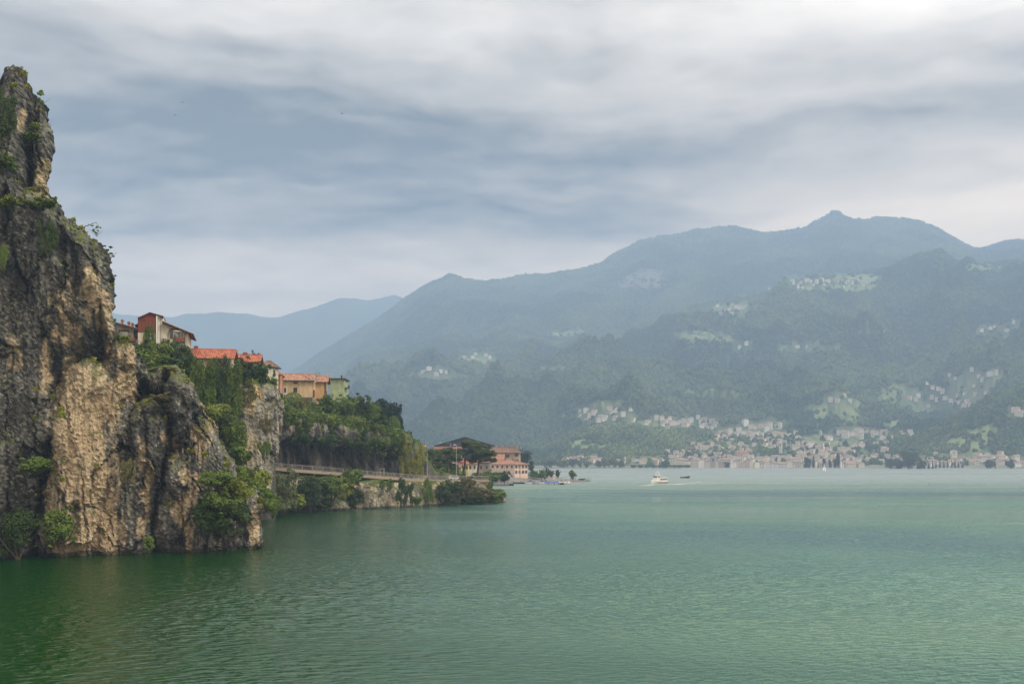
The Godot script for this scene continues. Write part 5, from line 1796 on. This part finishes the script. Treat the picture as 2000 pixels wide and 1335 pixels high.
	for k in 5:
		var ps := Shape.new()
		ps.bar(Vector3(-1.8 + k * 1.1, -1, -0.2 - (k % 2) * 1.4), Vector3(-1.8 + k * 1.1, 2.1 + 0.5 * (k % 2), -0.2 - (k % 2) * 1.4), 0.13, 0.11, 6)
		obj("post", ps.made(), M.bark, pt)
	var sp := thing("striped_post", "banded red and white signal post on the spit", "post", spot(1082, 938, 602))
	for k in 5:
		var ps := Shape.new()
		ps.box(Vector3(-0.45, k * 0.85, -0.4), Vector3(0.45, k * 0.85 + 0.82, 0.4))
		obj("band", ps.made(), paint(0.42, 0.20, 0.14) if k % 2 == 0 else M.white, sp)
	# moored boats
	var labels := [
		"white motorboat with a grey cover, leftmost at the landing stage", "white boat with raised windscreen beside the leftmost one", "white boat third from the left at the landing stage", "white boat with slanting awning in the middle of the moorings", "white cabin boat right of the slanting awning", "white boat before the round-topped trees",
		"blue-covered boat, left end of the blue row", "blue-covered boat, second of the blue row", "blue-covered boat, third of the blue row", "blue-covered boat, right end of the blue row",
		"dark-hulled boat with white fenders, leftmost of the far moorings", "dark-hulled boat with white fenders, second of the far moorings", "dark-hulled boat with white fenders, third of the far moorings", "dark-hulled boat with white fenders, rightmost of the far moorings"]
	var spots := [[1033, 944, 548], [1038, 943.2, 552], [1044, 943.0, 553], [1050, 943, 551], [1057, 944, 549], [1062, 942.5, 560], [1067, 947, 536], [1073, 947.2, 535], [1080, 947.4, 534], [1087, 947.2, 535], [1092, 946, 540], [1098, 946, 540], [1104, 946, 540], [1110, 945.6, 543]]
	var more := ["left of the blue row, second line", "behind the first blue cover", "behind the last blue cover", "behind the white fenders, left", "behind the white fenders, right", "at the right end of the second line"]
	for i in more.size(): small_boat("small white boat moored " + more[i], ground_spot([1064, 1071, 1084, 1094, 1102, 1109][i], 0, 561.0 + 2.0 * (i % 3)), 1.2 + 0.2 * (i % 3), 0)
	for i in spots.size():
		var kind := 0 if i < 6 else (1 if i < 10 else 2)
		small_boat(labels[i], ground_spot(spots[i][0], 0, spots[i][2]), -0.25 + 0.12 * (i % 4) + (PI / 2 if kind == 1 else 1.1), kind)
	small_boat("small white boat drawn up behind the rock tip", ground_spot(963, 0.3, 340), 0.2, 0)

func small_boat(label: String, at: Vector3, turn: float, kind: int) -> void:
	var t := thing("moored_boat", label, "boat", at, turn, "boats moored at the landing stage")
	var s := Shape.new()
	hull(s, 5.6, 2.0, 0.95, 0.35)
	obj("hull", s.made(), paint(0.42, 0.43, 0.44, 0.5) if kind != 2 else paint(0.03, 0.035, 0.06, 0.5), t)
	if kind == 0:
		box_part("cabin", t, Vector3(-1.2, 0.7, -0.75), Vector3(0.7, 1.25, 0.75), M.metal)
		var c := Shape.new()
		c.wall(PackedVector2Array([Vector2(-2.6, 0.95), Vector2(-1.1, 2.2), Vector2(0.9, 2.25), Vector2(1.2, 1.25), Vector2(0.8, 1.25), Vector2(0.7, 2.0), Vector2(-1.0, 1.95), Vector2(-2.2, 0.95)]), -0.8, 0.8)
		obj("awning", c.made(), paint(0.16, 0.17, 0.19), t)
	elif kind == 1:
		var c := Shape.new()
		c.wall(PackedVector2Array([Vector2(-2.6, 0.9), Vector2(2.3, 0.95), Vector2(1.6, 1.45), Vector2(0.2, 1.7), Vector2(-2.2, 1.3)]), -0.95, 0.95)
		obj("cover", c.made(), paint(0.035, 0.085, 0.22, 0.8), t)
	else:
		for k in 4:
			var f := Shape.new()
			f.bar(Vector3(-1.9 + k * 1.2, 0.15, 1.08), Vector3(-1.9 + k * 1.2, 1.0, 1.08), 0.24, 0.24, 8)
			obj("fender", f.made(), M.white, t)
		box_part("cabin", t, Vector3(-1.0, 0.8, -0.7), Vector3(0.8, 1.6, 0.7), M.white)

# a pointed hull along x: length, beam, freeboard, rise of the bow
func hull(s: Shape, length: float, beam: float, free: float, bow: float) -> void:
	var n := 12
	var ring := []
	for i in n + 1:
		var t := float(i) / n
		var x := (t - 0.5) * length
		var w := beam * 0.5 * (1.0 - pow(maxf(0.0, (t - 0.45) / 0.55), 2.2)) * (0.86 + 0.14 * minf(1.0, t * 3.0))
		var y := free + bow * t * t
		ring.append([Vector3(x * (0.94 + 0.06 * t), -0.35, w * 0.55), Vector3(x, y * 0.45, w * 0.92), Vector3(x, y, w), Vector3(x, y, w * 0.8)])
	for i in n:
		for k in 3:
			for side in [1.0, -1.0]:
				var f := Vector3(1, 1, side)
				s.quad(ring[i][k] * f, ring[i + 1][k] * f, ring[i + 1][k + 1] * f, ring[i][k + 1] * f)
		s.quad(ring[i][3] * Vector3(1, 0.72, 1), ring[i + 1][3] * Vector3(1, 0.72, 1), ring[i + 1][3] * Vector3(1, 0.72, -1), ring[i][3] * Vector3(1, 0.72, -1))
	for k in 3:
		s.quad(ring[0][k], ring[0][k + 1], ring[0][k + 1] * Vector3(1, 1, -1), ring[0][k] * Vector3(1, 1, -1))

# ---- the town across the lake
func find_d(px: float, py: float, from := 1600.0) -> float:        # where the sight through px, py first meets the far land
	var d := from
	while d < 5600.0:
		if HORIZON - (mountain_y(px, d) - EYE) / d * FOCAL <= py: return d
		d += 12.0
	return d

const ORDINAL := ["first", "second", "third", "fourth", "fifth", "sixth", "seventh", "eighth", "ninth", "tenth", "eleventh", "twelfth", "thirteenth", "fourteenth", "fifteenth", "sixteenth", "seventeenth", "eighteenth", "nineteenth", "twentieth", "21st", "22nd", "23rd", "24th", "25th", "26th", "27th", "28th", "29th", "30th", "31st", "32nd", "33rd", "34th", "35th", "36th", "37th", "38th", "39th", "40th", "41st", "42nd", "43rd", "44th"]
const WALLS := [[0.80, 0.78, 0.74], [0.78, 0.73, 0.64], [0.76, 0.67, 0.60], [0.86, 0.86, 0.85], [0.72, 0.67, 0.60], [0.78, 0.74, 0.60]]
const WALL_NAMES := ["off-white", "cream", "pinkish", "white", "tan", "yellowish"]
const ROOFS := ["red", "brown", "pale", "orange"]
const ROOF_NAMES := ["red-tiled", "brown-tiled", "pale-tiled", "orange-tiled"]

var town_kit := {}

func town_house(c: int, rf: int, floors: int, long: int, hip: bool, windows: bool) -> Node3D:
	var key := "%d%d%d%d%s%s" % [c, rf, floors, long, hip, windows]
	if town_kit.has(key): return town_kit[key]
	var w: float = [7.0, 9.5, 13.0][long]
	var dep := 9.0
	var h := 3.1 * floors + 0.5
	var t := Node3D.new()
	t.name = "town_house"
	obj("wall", gable_walls(w, dep, h, 2.0 if not hip else 0.01, 4.0), wall_mat(WALLS[c]), t)
	var s := Shape.new()
	var x := w / 2 + 0.5
	var z := dep / 2 + 0.5
	var g := dep * 0.45 if hip else 0.0
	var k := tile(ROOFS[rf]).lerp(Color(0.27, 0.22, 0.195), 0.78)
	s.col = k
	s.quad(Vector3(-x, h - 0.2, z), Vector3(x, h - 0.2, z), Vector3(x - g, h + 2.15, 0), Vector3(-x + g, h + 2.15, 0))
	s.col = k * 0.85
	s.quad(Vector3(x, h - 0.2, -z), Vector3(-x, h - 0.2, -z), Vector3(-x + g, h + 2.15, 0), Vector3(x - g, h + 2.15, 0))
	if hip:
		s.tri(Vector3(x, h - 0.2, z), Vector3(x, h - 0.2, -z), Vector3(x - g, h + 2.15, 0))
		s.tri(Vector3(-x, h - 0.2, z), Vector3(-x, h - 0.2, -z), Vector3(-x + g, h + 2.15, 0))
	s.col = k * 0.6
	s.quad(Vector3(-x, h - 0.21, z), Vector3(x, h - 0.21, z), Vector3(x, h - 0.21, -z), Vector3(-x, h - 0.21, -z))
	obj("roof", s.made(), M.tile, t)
	var ch := box_part("chimney", t, Vector3(w * 0.2, h + 0.6, -1.4), Vector3(w * 0.2 + 0.8, h + 2.9, -0.6), M.brick)
	if windows:
		if not M.has("far_window"):
			var q := Shape.new()
			q.box(Vector3(-0.55, -0.85, -0.05), Vector3(0.55, 0.85, 0.06))
			M.far_window = q.made()
		var n: int = [3, 4, 5][long]
		for f in floors:
			for i in n:
				var o := obj("window", M.far_window, M.gutter, t)
				o.position = Vector3((i + 0.5) / n * w - w / 2, f * 3.1 + 1.9, dep / 2)
	town_kit[key] = t
	return t

var town_plan := []
var town_cells := {}

func town_near(px: float, py: float) -> bool:
	return town_cells.has(Vector2i(int(px / 5.0), int(py / 4.0)))

func plan_town() -> void:
	var r := RandomNumberGenerator.new()
	r.seed = 404
	# px range, py range, how many, rows upwards, phrase, floors, windows, nearness
	var rows := [
		[1352, 1480, 914, 914, 17, "of the waterfront row left of the cypress trees", 4, true],
		[1484, 1566, 914, 914, 11, "of the waterfront row under the bell tower", 3, true],
		[1570, 1684, 912, 914, 13, "of the waterfront row behind the white sail", 3, true],
		[1304, 1366, 905, 908, 9, "in the row behind the promenade trees", 3, true],
		[1372, 1470, 900, 906, 12, "in the row just behind the waterfront", 3, false],
		[1476, 1600, 899, 905, 14, "in the second row under the bell tower", 3, false],
		[1604, 1700, 897, 906, 11, "in the second row behind the sail", 2, false],
		[1350, 1400, 868, 884, 8, "on the slope left of the church hall", 2, false],
		[1396, 1440, 848, 868, 8, "on the slope above the church hall", 2, false],
		[1440, 1530, 846, 856, 12, "in the upper lane above the bell tower", 3, false],
		[1452, 1530, 834, 842, 8, "at the top lane under the forest", 3, false],
		[1540, 1600, 868, 892, 9, "right of the bell tower on the slope", 2, false],
		[1600, 1660, 880, 894, 9, "on the slope left of the white halls", 2, false],
		[1636, 1730, 849, 857, 13, "of the pale terrace row on the green bench", 3, false],
		[1690, 1800, 890, 908, 11, "around the white halls by the shore", 2, true],
		[1800, 1890, 900, 911, 9, "behind the cypress avenue", 2, true],
		[1895, 1998, 900, 914, 14, "by the shore at the right edge", 2, true],
		[1280, 1392, 822, 834, 13, "in the long hamlet above the town", 2, false],
		[1140, 1220, 804, 828, 9, "in the hamlet on the left hillside", 2, false],
		[1095, 1180, 898, 906, 6, "among the trees on the far left shore", 2, false],
		[1240, 1300, 903, 909, 5, "by the promenade trees", 2, true],
		[1545, 1690, 550, 564, 16, "in the village high on the shoulder", 3, false],
		[1398, 1456, 598, 622, 8, "in the hamlet below the high village", 2, false],
		[1436, 1462, 682, 684, 2, "standing alone in mid forest", 2, false],
		[1550, 1580, 678, 682, 2, "on the long clearing in mid forest", 2, false],
		[1818, 1908, 776, 796, 10, "in the hamlet right of the terraces", 2, false],
		[1896, 1950, 728, 748, 5, "on the upper meadow at the right", 2, false],
		[1620, 1664, 782, 788, 4, "on the big terraced vineyard", 2, false],
		[1768, 1798, 776, 790, 4, "beside the middle terraces", 2, false],
		[1905, 1990, 638, 652, 5, "on the high slope at the right edge", 2, false],
		[820, 880, 728, 736, 5, "on the far left clearing", 2, false],
		[900, 965, 694, 704, 5, "on the high left clearing", 2, false],
		[1980, 1998, 810, 814, 2, "on the dark hill at the right edge", 2, false],
	]
	for a in rows:
		var n: int = a[4]
		for k in n:
			var px: float = a[0] + (a[1] - a[0]) * (k + 0.5 + r.randf_range(-0.3, 0.3)) / n
			var py: float = r.randf_range(a[2], a[3])
			var d := 1584.0
			if py < 913.0: d = find_d(px, py)
			if d > 5500.0: continue
			town_plan.append([px, py, d, k, a[5], a[6], a[7]])
			var reach := 2 if d > 2500.0 else 3
			for i in range(-reach, reach + 1):
				for j in range(-4, 3): town_cells[Vector2i(int(px / 5.0) + i, int(py / 4.0) + j)] = true

# beyond the three hundred largest: the many small houses between them, as one
var more_plan := []

func plan_more() -> void:
	var r := RandomNumberGenerator.new()
	r.seed = 406
	for a in [[1300, 1480, 878, 904, 60], [1390, 1560, 846, 880, 50], [1540, 1740, 866, 903, 60], [1240, 1400, 822, 846, 24], [1600, 1800, 846, 862, 16], [1780, 1995, 892, 912, 30], [1130, 1240, 806, 830, 12], [1480, 1700, 548, 566, 14], [1100, 1280, 896, 908, 12], [1800, 1930, 740, 800, 14]]:
		for k in a[4]:
			var px := r.randf_range(a[0], a[1])
			var py := r.randf_range(a[2], a[3])
			var d := find_d(px, py)
			if d > 5300.0: continue
			more_plan.append([px, d, r.randf(), r.randf()])
			for i in range(-1, 2):
				for j in range(-2, 2): town_cells[Vector2i(int(px / 5.0) + i, int(py / 4.0) + j)] = true

func more_houses() -> void:
	var s := Shape.new()
	s.col = Color(0.78, 0.75, 0.69)
	s.box(Vector3(-4.2, -4, -4), Vector3(4.2, 5.6, 4))
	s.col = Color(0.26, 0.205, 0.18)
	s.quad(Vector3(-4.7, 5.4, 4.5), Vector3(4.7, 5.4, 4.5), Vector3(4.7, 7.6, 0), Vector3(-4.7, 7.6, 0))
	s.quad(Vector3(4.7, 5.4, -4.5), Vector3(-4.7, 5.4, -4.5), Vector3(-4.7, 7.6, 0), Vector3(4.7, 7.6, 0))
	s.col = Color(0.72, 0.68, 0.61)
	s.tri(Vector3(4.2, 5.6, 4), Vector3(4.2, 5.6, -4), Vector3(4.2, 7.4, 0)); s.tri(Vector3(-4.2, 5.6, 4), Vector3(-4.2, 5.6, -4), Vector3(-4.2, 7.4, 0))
	s.col = Color(0.05, 0.05, 0.05)
	for f in 2:
		for k in 3: s.box(Vector3(-3.2 + k * 2.4, 0.9 + f * 2.7, 3.9), Vector3(-2.2 + k * 2.4, 2.3 + f * 2.7, 4.06))
	var mm := MultiMesh.new()
	mm.transform_format = MultiMesh.TRANSFORM_3D
	mm.use_colors = true
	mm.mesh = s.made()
	mm.instance_count = more_plan.size()
	for k in more_plan.size():
		var e: Array = more_plan[k]
		var z: float = 0.75 + 0.35 * e[2]
		mm.set_instance_transform(k, Transform3D(Basis(Vector3.UP, facing(e[0], e[1], -40.0 + 80.0 * e[3])).scaled(Vector3(z, z, z)), ground_spot(e[0], mountain_y(e[0], e[1]), e[1])))
		mm.set_instance_color(k, Color(1, 1, 1).lerp(Color(0.88, 0.8, 0.7), e[3]))
	var o := MultiMeshInstance3D.new()
	o.name = "small_town_houses"
	o.multimesh = mm
	o.material_override = M.plain
	add_child(o)
	tag(o, "the many small houses scattered between the larger ones across the lake", "houses")
	o.set_meta("kind", "stuff")

func build_town() -> void:
	var r := RandomNumberGenerator.new()
	r.seed = 405
	for a in town_plan:
		var px: float = a[0]
		var d: float = a[2]
		var c := r.randi() % 6
		var rf: int = [0, 0, 1, 2, 3][r.randi() % 5]
		var floors: int = maxi(2, a[5] - r.randi() % 2)
		var long: int = [0, 0, 1, 1, 2][r.randi() % 5]
		var hip := r.randf() < 0.4
		var base := ground_spot(px, maxf(1.2, mountain_y(px, d)), d)
		var label := "%s %s house, %s from the left %s" % [WALL_NAMES[c], ROOF_NAMES[rf], ORDINAL[a[3]], a[4]]
		var kit := town_house(c, rf, floors, long, hip, a[6])
		var big := 1.0 + maxf(0.0, d - 2600.0) / 6000.0
		var o := dup(kit, base, facing(px, d, r.randf_range(-25.0, 25.0) + (90.0 if r.randf() < 0.25 else 0.0)), label, Vector3.ONE * big * r.randf_range(0.9, 1.15), "town_house")
		o.set_meta("category", "house")
		o.set_meta("group", "houses across the lake")
	for k in town_kit: town_kit[k].free()
	more_houses()
	bell_tower("white bell tower with a pointed top above the middle of the town", 1525, 892, 861, 5.0, true)
	bell_tower("square stone tower at the waterfront left of the church hall", 1394, 914, 892, 7.5, false)
	bell_tower("white bell tower by the shore behind the cypress avenue", 1878, 916, 897, 5.0, true)
	bell_tower("slim pale bell tower among the trees left of the town", 1221, 911, 893, 3.0, true)
	# large buildings
	big_hall("long pale church hall with tall windows above the waterfront", 1436, 1462, 900, 884, [0.64, 0.60, 0.48], "pale", 12.0)
	big_hall("white flat-roofed hall with an open bay, left of two by the shore", 1722, 1738, 896, 887, [0.72, 0.72, 0.70], "", 10.0)
	big_hall("white flat-roofed hall with a dark front, right of two by the shore", 1746, 1767, 896, 888, [0.72, 0.72, 0.70], "", 10.0)
	big_hall("low white works building left of the flat-roofed halls", 1694, 1704, 894, 888, [0.70, 0.69, 0.66], "", 10.0)
	big_hall("dark square tower house on the slope left of the church hall", 1345, 1354, 884, 875, [0.24, 0.23, 0.24], "brown", 9.0)
	# cypress avenue and shore trees
	for k in 13:
		var px := 1792.0 + k * 7.4 + r.randf_range(-1.5, 1.5)
		shore_tree("cypress", "tall dark cypress, %s from the left in the shore avenue" % ORDINAL[k], px, 915.5, r.randf_range(2.2, 3.0), r.randf_range(7.0, 9.5), "cone", "conifer", "cypresses of the shore avenue")
	for a in [[1574, 12], [1581, 10], [1589, 13], [1610, 10], [1622, 9], [1632, 11], [1638, 15]]:
		shore_tree("cypress", "dark pointed tree on the waterfront, %s" % {1574: "leftmost of three left of the sail", 1581: "middle of three left of the sail", 1589: "nearest left of the sail", 1610: "just behind the sail", 1622: "second right of the sail", 1632: "third right of the sail", 1638: "tallest right of the sail"}[a[0]], a[0], 914.5, 4.0, a[1], "tall", "conifer", "dark trees on the waterfront")
	for a in [[1740, 16, 11, "round broad tree on the shore left of the biggest one"], [1775, 22, 20, "biggest dark tree mass on the shore, right of the halls"], [1760, 12, 9, "small round tree left of the biggest shore tree"], [1800, 10, 10, "round tree right of the biggest shore tree"], [1935, 12, 10, "dark round tree by the shore near the right edge"], [1975, 10, 10, "dark tree by the shore at the right edge"], [1420, 7, 7, "round tree before the waterfront row"], [1300, 8, 9, "tree at the left end of the town"]]:
		shore_tree("tree", a[3], a[0], 915.5, a[1], a[2], "round", "dark", "shore trees across the lake")
	for k in 12:
		shore_tree("tree", "grey-green rounded tree on the far left shore, %s from the left" % ORDINAL[k], 1046.0 + k * 15.0 + r.randf_range(-4, 4), 913.5, r.randf_range(7.0, 11.0), r.randf_range(7.0, 11.0), "round", ["grey", "mid", "blue"][k % 3], "trees on the far left shore")
	for k in 9:
		shore_tree("promenade_tree", "clipped promenade tree, %s from the left before the town" % ORDINAL[k], 1238.0 + k * 13.0, 914.5, 7.5, 4.5, "flat", "blue", "promenade trees")
	# strips of quay and small craft along the far shore
	for a in [[1330, 1480, "pale quay edge along the left waterfront"], [1490, 1700, "pale quay edge along the right waterfront"], [1830, 1900, "white beach wall by the cypress avenue"]]:
		var p0 := ground_spot(a[0], 0, 1556)
		var p1 := ground_spot(a[1], 0, 1556)
		var t := thing("far_quay", a[2], "quay", p0)
		box_part("edge", t, Vector3(0, -1, -8), Vector3(p1.x - p0.x, 1.5, 0), paint(0.42, 0.41, 0.39))

func shore_tree(called: String, label: String, px: float, foot: float, hw: float, hh: float, shape: String, kind: String, group: String) -> void:
	var d := 1568.0
	if foot < 914.0: d = find_d(px, foot)
	plant(called, label, "tree", px, foot - hh, hw, hh, d, shape, kind, group, 1.1)

func bell_tower(label: String, px: float, base: float, top: float, w: float, spire: bool) -> void:
	var d := 1580.0 if base > 912.0 else find_d(px, base)
	var h := (base - top) / FOCAL * d
	var t := thing("bell_tower", label, "tower", ground_spot(px, EYE - (base - HORIZON) / FOCAL * d, d), facing(px, d, 15))
	var m := wall_mat([0.66, 0.64, 0.60]) if spire else wall_mat([0.42, 0.40, 0.38])
	var cut := h * (0.86 if spire else 1.0)
	box_part("shaft", t, Vector3(-w / 2, -6, -w / 2), Vector3(w / 2, cut, w / 2), m)
	for k in 2:
		box_part("belfry_opening", t, Vector3(-w * 0.18, cut - w * 0.95, w / 2) if k == 0 else Vector3(w / 2, cut - w * 0.95, -w * 0.18), Vector3(w * 0.18, cut - w * 0.3, w / 2 + 0.06) if k == 0 else Vector3(w / 2 + 0.06, cut - w * 0.3, w * 0.18), M.gutter)
	box_part("cornice", t, Vector3(-w / 2 - 0.3, cut, -w / 2 - 0.3), Vector3(w / 2 + 0.3, cut + 0.4, w / 2 + 0.3), m)
	if spire:
		var s := Shape.new()
		s.bar(Vector3(0, cut + 0.4, 0), Vector3(0, h + 2.0, 0), w * 0.5, 0.05, 4)
		obj("spire", s.made(), m, t)
	else:
		for k in 4: box_part("merlon", t, Vector3(-w / 2 + k * w / 3.6, cut + 0.4, w / 2 - 0.4), Vector3(-w / 2 + k * w / 3.6 + w * 0.14, cut + 1.4, w / 2), m)

func big_hall(label: String, px0: float, px1: float, base: float, top: float, c: Array, roof: String, dep: float) -> void:
	var px := (px0 + px1) / 2
	var d := find_d(px, base)
	var u := d / FOCAL
	var w := (px1 - px0) * u
	var h := (base - top) * u
	var t := thing("hall", label, "building", ground_spot(px, EYE - (base - HORIZON) / FOCAL * d, d), facing(px, d, 6))
	box_part("wall", t, Vector3(-w / 2, -5, -dep), Vector3(w / 2, h, 0), wall_mat(c))
	if roof == "": box_part("roof", t, Vector3(-w / 2 - 0.4, h, -dep - 0.4), Vector3(w / 2 + 0.4, h + 0.6, 0.4), M.blind)
	else: obj("roof", gable_roof(w, dep, h, 2.6, 0.5, roof), M.tile, t).position.z = -dep / 2
	var n := maxi(2, int(w / 4.5))
	for k in n:
		box_part("window", t, Vector3((k + 0.3) / n * w - w / 2, h * 0.25, 0), Vector3((k + 0.7) / n * w - w / 2, h * 0.8, 0.07), M.gutter)

# ---- boats under way
func build_boats() -> void:
	var d := 573.0
	var t := thing("ferry_boat", "white passenger boat with a high wheelhouse under way in mid lake", "boat", ground_spot(1287, 0, d), PI + 0.72)
	var s := Shape.new()
	hull(s, 13.0, 4.2, 1.25, 0.9)
	obj("hull", s.made(), M.white, t)
	s = Shape.new()
	for side in [-1.0, 1.0]: s.box(Vector3(-6.2, 0.42, side * 2.06 - 0.06), Vector3(3.6, 0.62, side * 2.06 + 0.06))
	obj("rubbing_strake", s.made(), M.gutter, t)
	box_part("saloon", t, Vector3(-5.6, 0.9, -1.7), Vector3(1.0, 2.9, 1.7), M.white)
	for k in 6:
		for side in [-1.0, 1.0]: box_part("saloon_window", t, Vector3(-5.3 + k * 1.02, 1.7, side * 1.71 - 0.03), Vector3(-4.45 + k * 1.02, 2.55, side * 1.71 + 0.03), M.glass)
	box_part("upper_deck", t, Vector3(-5.9, 2.9, -1.9), Vector3(2.4, 3.05, 1.9), M.white)
	s = Shape.new()
	s.wall(PackedVector2Array([Vector2(0.4, 0.9), Vector2(3.6, 0.9), Vector2(3.0, 4.4), Vector2(0.6, 4.4)]), -1.5, 1.5)
	obj("wheelhouse", s.made(), M.white, t)
	for k in 3: box_part("wheelhouse_window", t, Vector3(3.02, 3.3, -1.3 + k * 0.92), Vector3(3.22, 4.0, -0.5 + k * 0.92), M.glass)
	for side in [-1.0, 1.0]: box_part("wheelhouse_window", t, Vector3(0.9, 3.3, side * 1.51 - 0.03), Vector3(2.7, 4.0, side * 1.51 + 0.03), M.glass)
	box_part("wheelhouse_roof", t, Vector3(0.2, 4.4, -1.75), Vector3(3.5, 4.58, 1.75), M.white)
	s = Shape.new()
	var arch := [Vector3(1.2, 4.5, -1.3), Vector3(1.0, 6.2, -1.0), Vector3(0.9, 6.7, -0.4), Vector3(0.9, 6.7, 0.4), Vector3(1.0, 6.2, 1.0), Vector3(1.2, 4.5, 1.3)]
	for k in 5: s.bar(arch[k], arch[k + 1], 0.16, 0.16, 6)
	s.bar(Vector3(0.9, 6.7, 0), Vector3(0.9, 8.0, 0), 0.05, 0.03, 5)
	obj("mast_arch", s.made(), M.white, t)
	s = Shape.new()
	for side in [-1.0, 1.0]:
		s.bar(Vector3(-5.8, 3.9, side * 1.85), Vector3(0.2, 3.9, side * 1.85), 0.04, 0.04, 5)
		for k in 7: s.bar(Vector3(-5.8 + k, 3.05, side * 1.85), Vector3(-5.8 + k, 3.9, side * 1.85), 0.03, 0.03, 4)
	obj("deck_rail", s.made(), M.metal, t)
	var m := thing("speedboat", "small dark speedboat with a straight wake behind the ferry", "boat", ground_spot(1338, 0, 735.0), -0.15)
	s = Shape.new()
	hull(s, 7.0, 2.2, 0.9, 0.9)
	obj("hull", s.made(), paint(0.03, 0.035, 0.04, 0.4), m)
	box_part("windscreen", m, Vector3(0.3, 0.8, -0.7), Vector3(0.5, 1.5, 0.7), M.glass)
	box_part("cockpit", m, Vector3(-2.4, 0.7, -0.7), Vector3(0.3, 1.1, 0.7), M.white)
	var y := thing("sailing_boat", "small sailing boat with one tall white sail before the town", "boat", ground_spot(1610, 0, 1195.0), 0.5)
	s = Shape.new()
	hull(s, 7.0, 2.0, 0.7, 0.3)
	obj("hull", s.made(), M.white, y)
	s = Shape.new()
	s.bar(Vector3(0.3, 0.4, 0), Vector3(0.3, 10.6, 0), 0.08, 0.05, 6)
	s.bar(Vector3(0.3, 1.3, 0), Vector3(-3.0, 1.3, 0.5), 0.06, 0.05, 6)
	obj("mast", s.made(), M.metal, y)
	s = Shape.new()
	for k in 8:
		var t0 := k / 8.0
		var t1 := (k + 1) / 8.0
		var f := func(q: float) -> Vector3: return Vector3(0.25 - 3.1 * (1.0 - q) * (1.0 - 0.15 * q), 1.4 + 9.0 * q, 0.5 * (1.0 - q) + 0.35 * sin(q * PI))
		s.quad(Vector3(0.25, 1.4 + 9.0 * t0, 0), f.call(t0), f.call(t1), Vector3(0.25, 1.4 + 9.0 * t1, 0))
	obj("mainsail", s.made(), M.sail, y)
	s = Shape.new()
	s.tri(Vector3(0.4, 8.8, 0), Vector3(3.3, 0.9, 0), Vector3(0.6, 1.2, 0.8))
	obj("foresail", s.made(), M.sail, y)
	# foam: thin broken ribbons lying on the water
	var fr := RandomNumberGenerator.new()
	fr.seed = 15
	foam("wake of the ferry", [[1255, 949], [1275, 946.5], [1300, 946.5], [1340, 945.5], [1400, 943.5], [1470, 943.3], [1540, 943.6]], 5.0, fr, 240)
	foam("wake left over on the water beside the spit", [[1155, 941.5], [1200, 942], [1262, 943.3]], 1.6, fr, 120)
	foam("wake fork behind the ferry", [[1310, 946], [1345, 943.5], [1368, 941.4]], 3.0, fr, 70)
	foam("wake of the speedboat", [[1296, 933.2], [1318, 933.0], [1334, 932.6]], 2.2, fr, 90)

func foam(label: String, line: Array, width: float, r: RandomNumberGenerator, n: int) -> void:
	var s := Shape.new()
	var pts := []
	for p in line: pts.append(ground_spot(p[0], 0.03, EYE * FOCAL / (p[1] - HORIZON)))
	for k in n:
		var f := r.randf() * (pts.size() - 1.001)
		var i := int(f)
		var c: Vector3 = pts[i].lerp(pts[i + 1], f - i)
		c += Vector3(0, r.randf() * 0.05, r.randfn() * width * 0.35)
		var w := r.randf_range(0.6, 3.6)
		var z := r.randf_range(0.2, 0.9) * minf(1.0, width / 3.0)
		s.col = Color(1, 1, 1) * r.randf_range(0.45, 0.75)
		s.quad(c + Vector3(-w, 0, 0), c + Vector3(0, 0.02, z), c + Vector3(w, 0, 0), c + Vector3(0, 0.02, -z))
	var o := obj("foam_wake", s.made(), M.land)
	tag(o, label, "foam")
	o.set_meta("kind", "stuff")

func build_plants() -> void:
	# two gulls and a swift far up
	for a in [["small dark bird in the left sky, upper of the pair", 356, 200, 260.0], ["small dark bird in the left sky, lower of the pair", 342, 225, 260.0], ["lone small dark bird in the middle of the sky", 668, 222, 230.0]]:
		var t := thing("bird", a[0], "bird", spot(a[1], a[2], a[3]), 0.6)
		var s := Shape.new()
		s.bar(Vector3(0, 0, -0.22), Vector3(0, 0, 0.2), 0.06, 0.02, 6)
		s.bar(Vector3(0, 0, -0.22), Vector3(0, 0, -0.30), 0.06, 0.01, 6)
		obj("body", s.made(), M.gutter, t)
		for k in [-1.0, 1.0]:
			var w := Shape.new()
			w.quad(Vector3(0, 0.02, -0.12), Vector3(k * 0.32, 0.16, -0.14), Vector3(k * 0.30, 0.15, 0.02), Vector3(0, 0.02, 0.08))
			w.tri(Vector3(k * 0.32, 0.16, -0.14), Vector3(k * 0.66, 0.05, 0.08), Vector3(k * 0.30, 0.15, 0.02))
			obj("wing", w.made(), M.gutter, t)
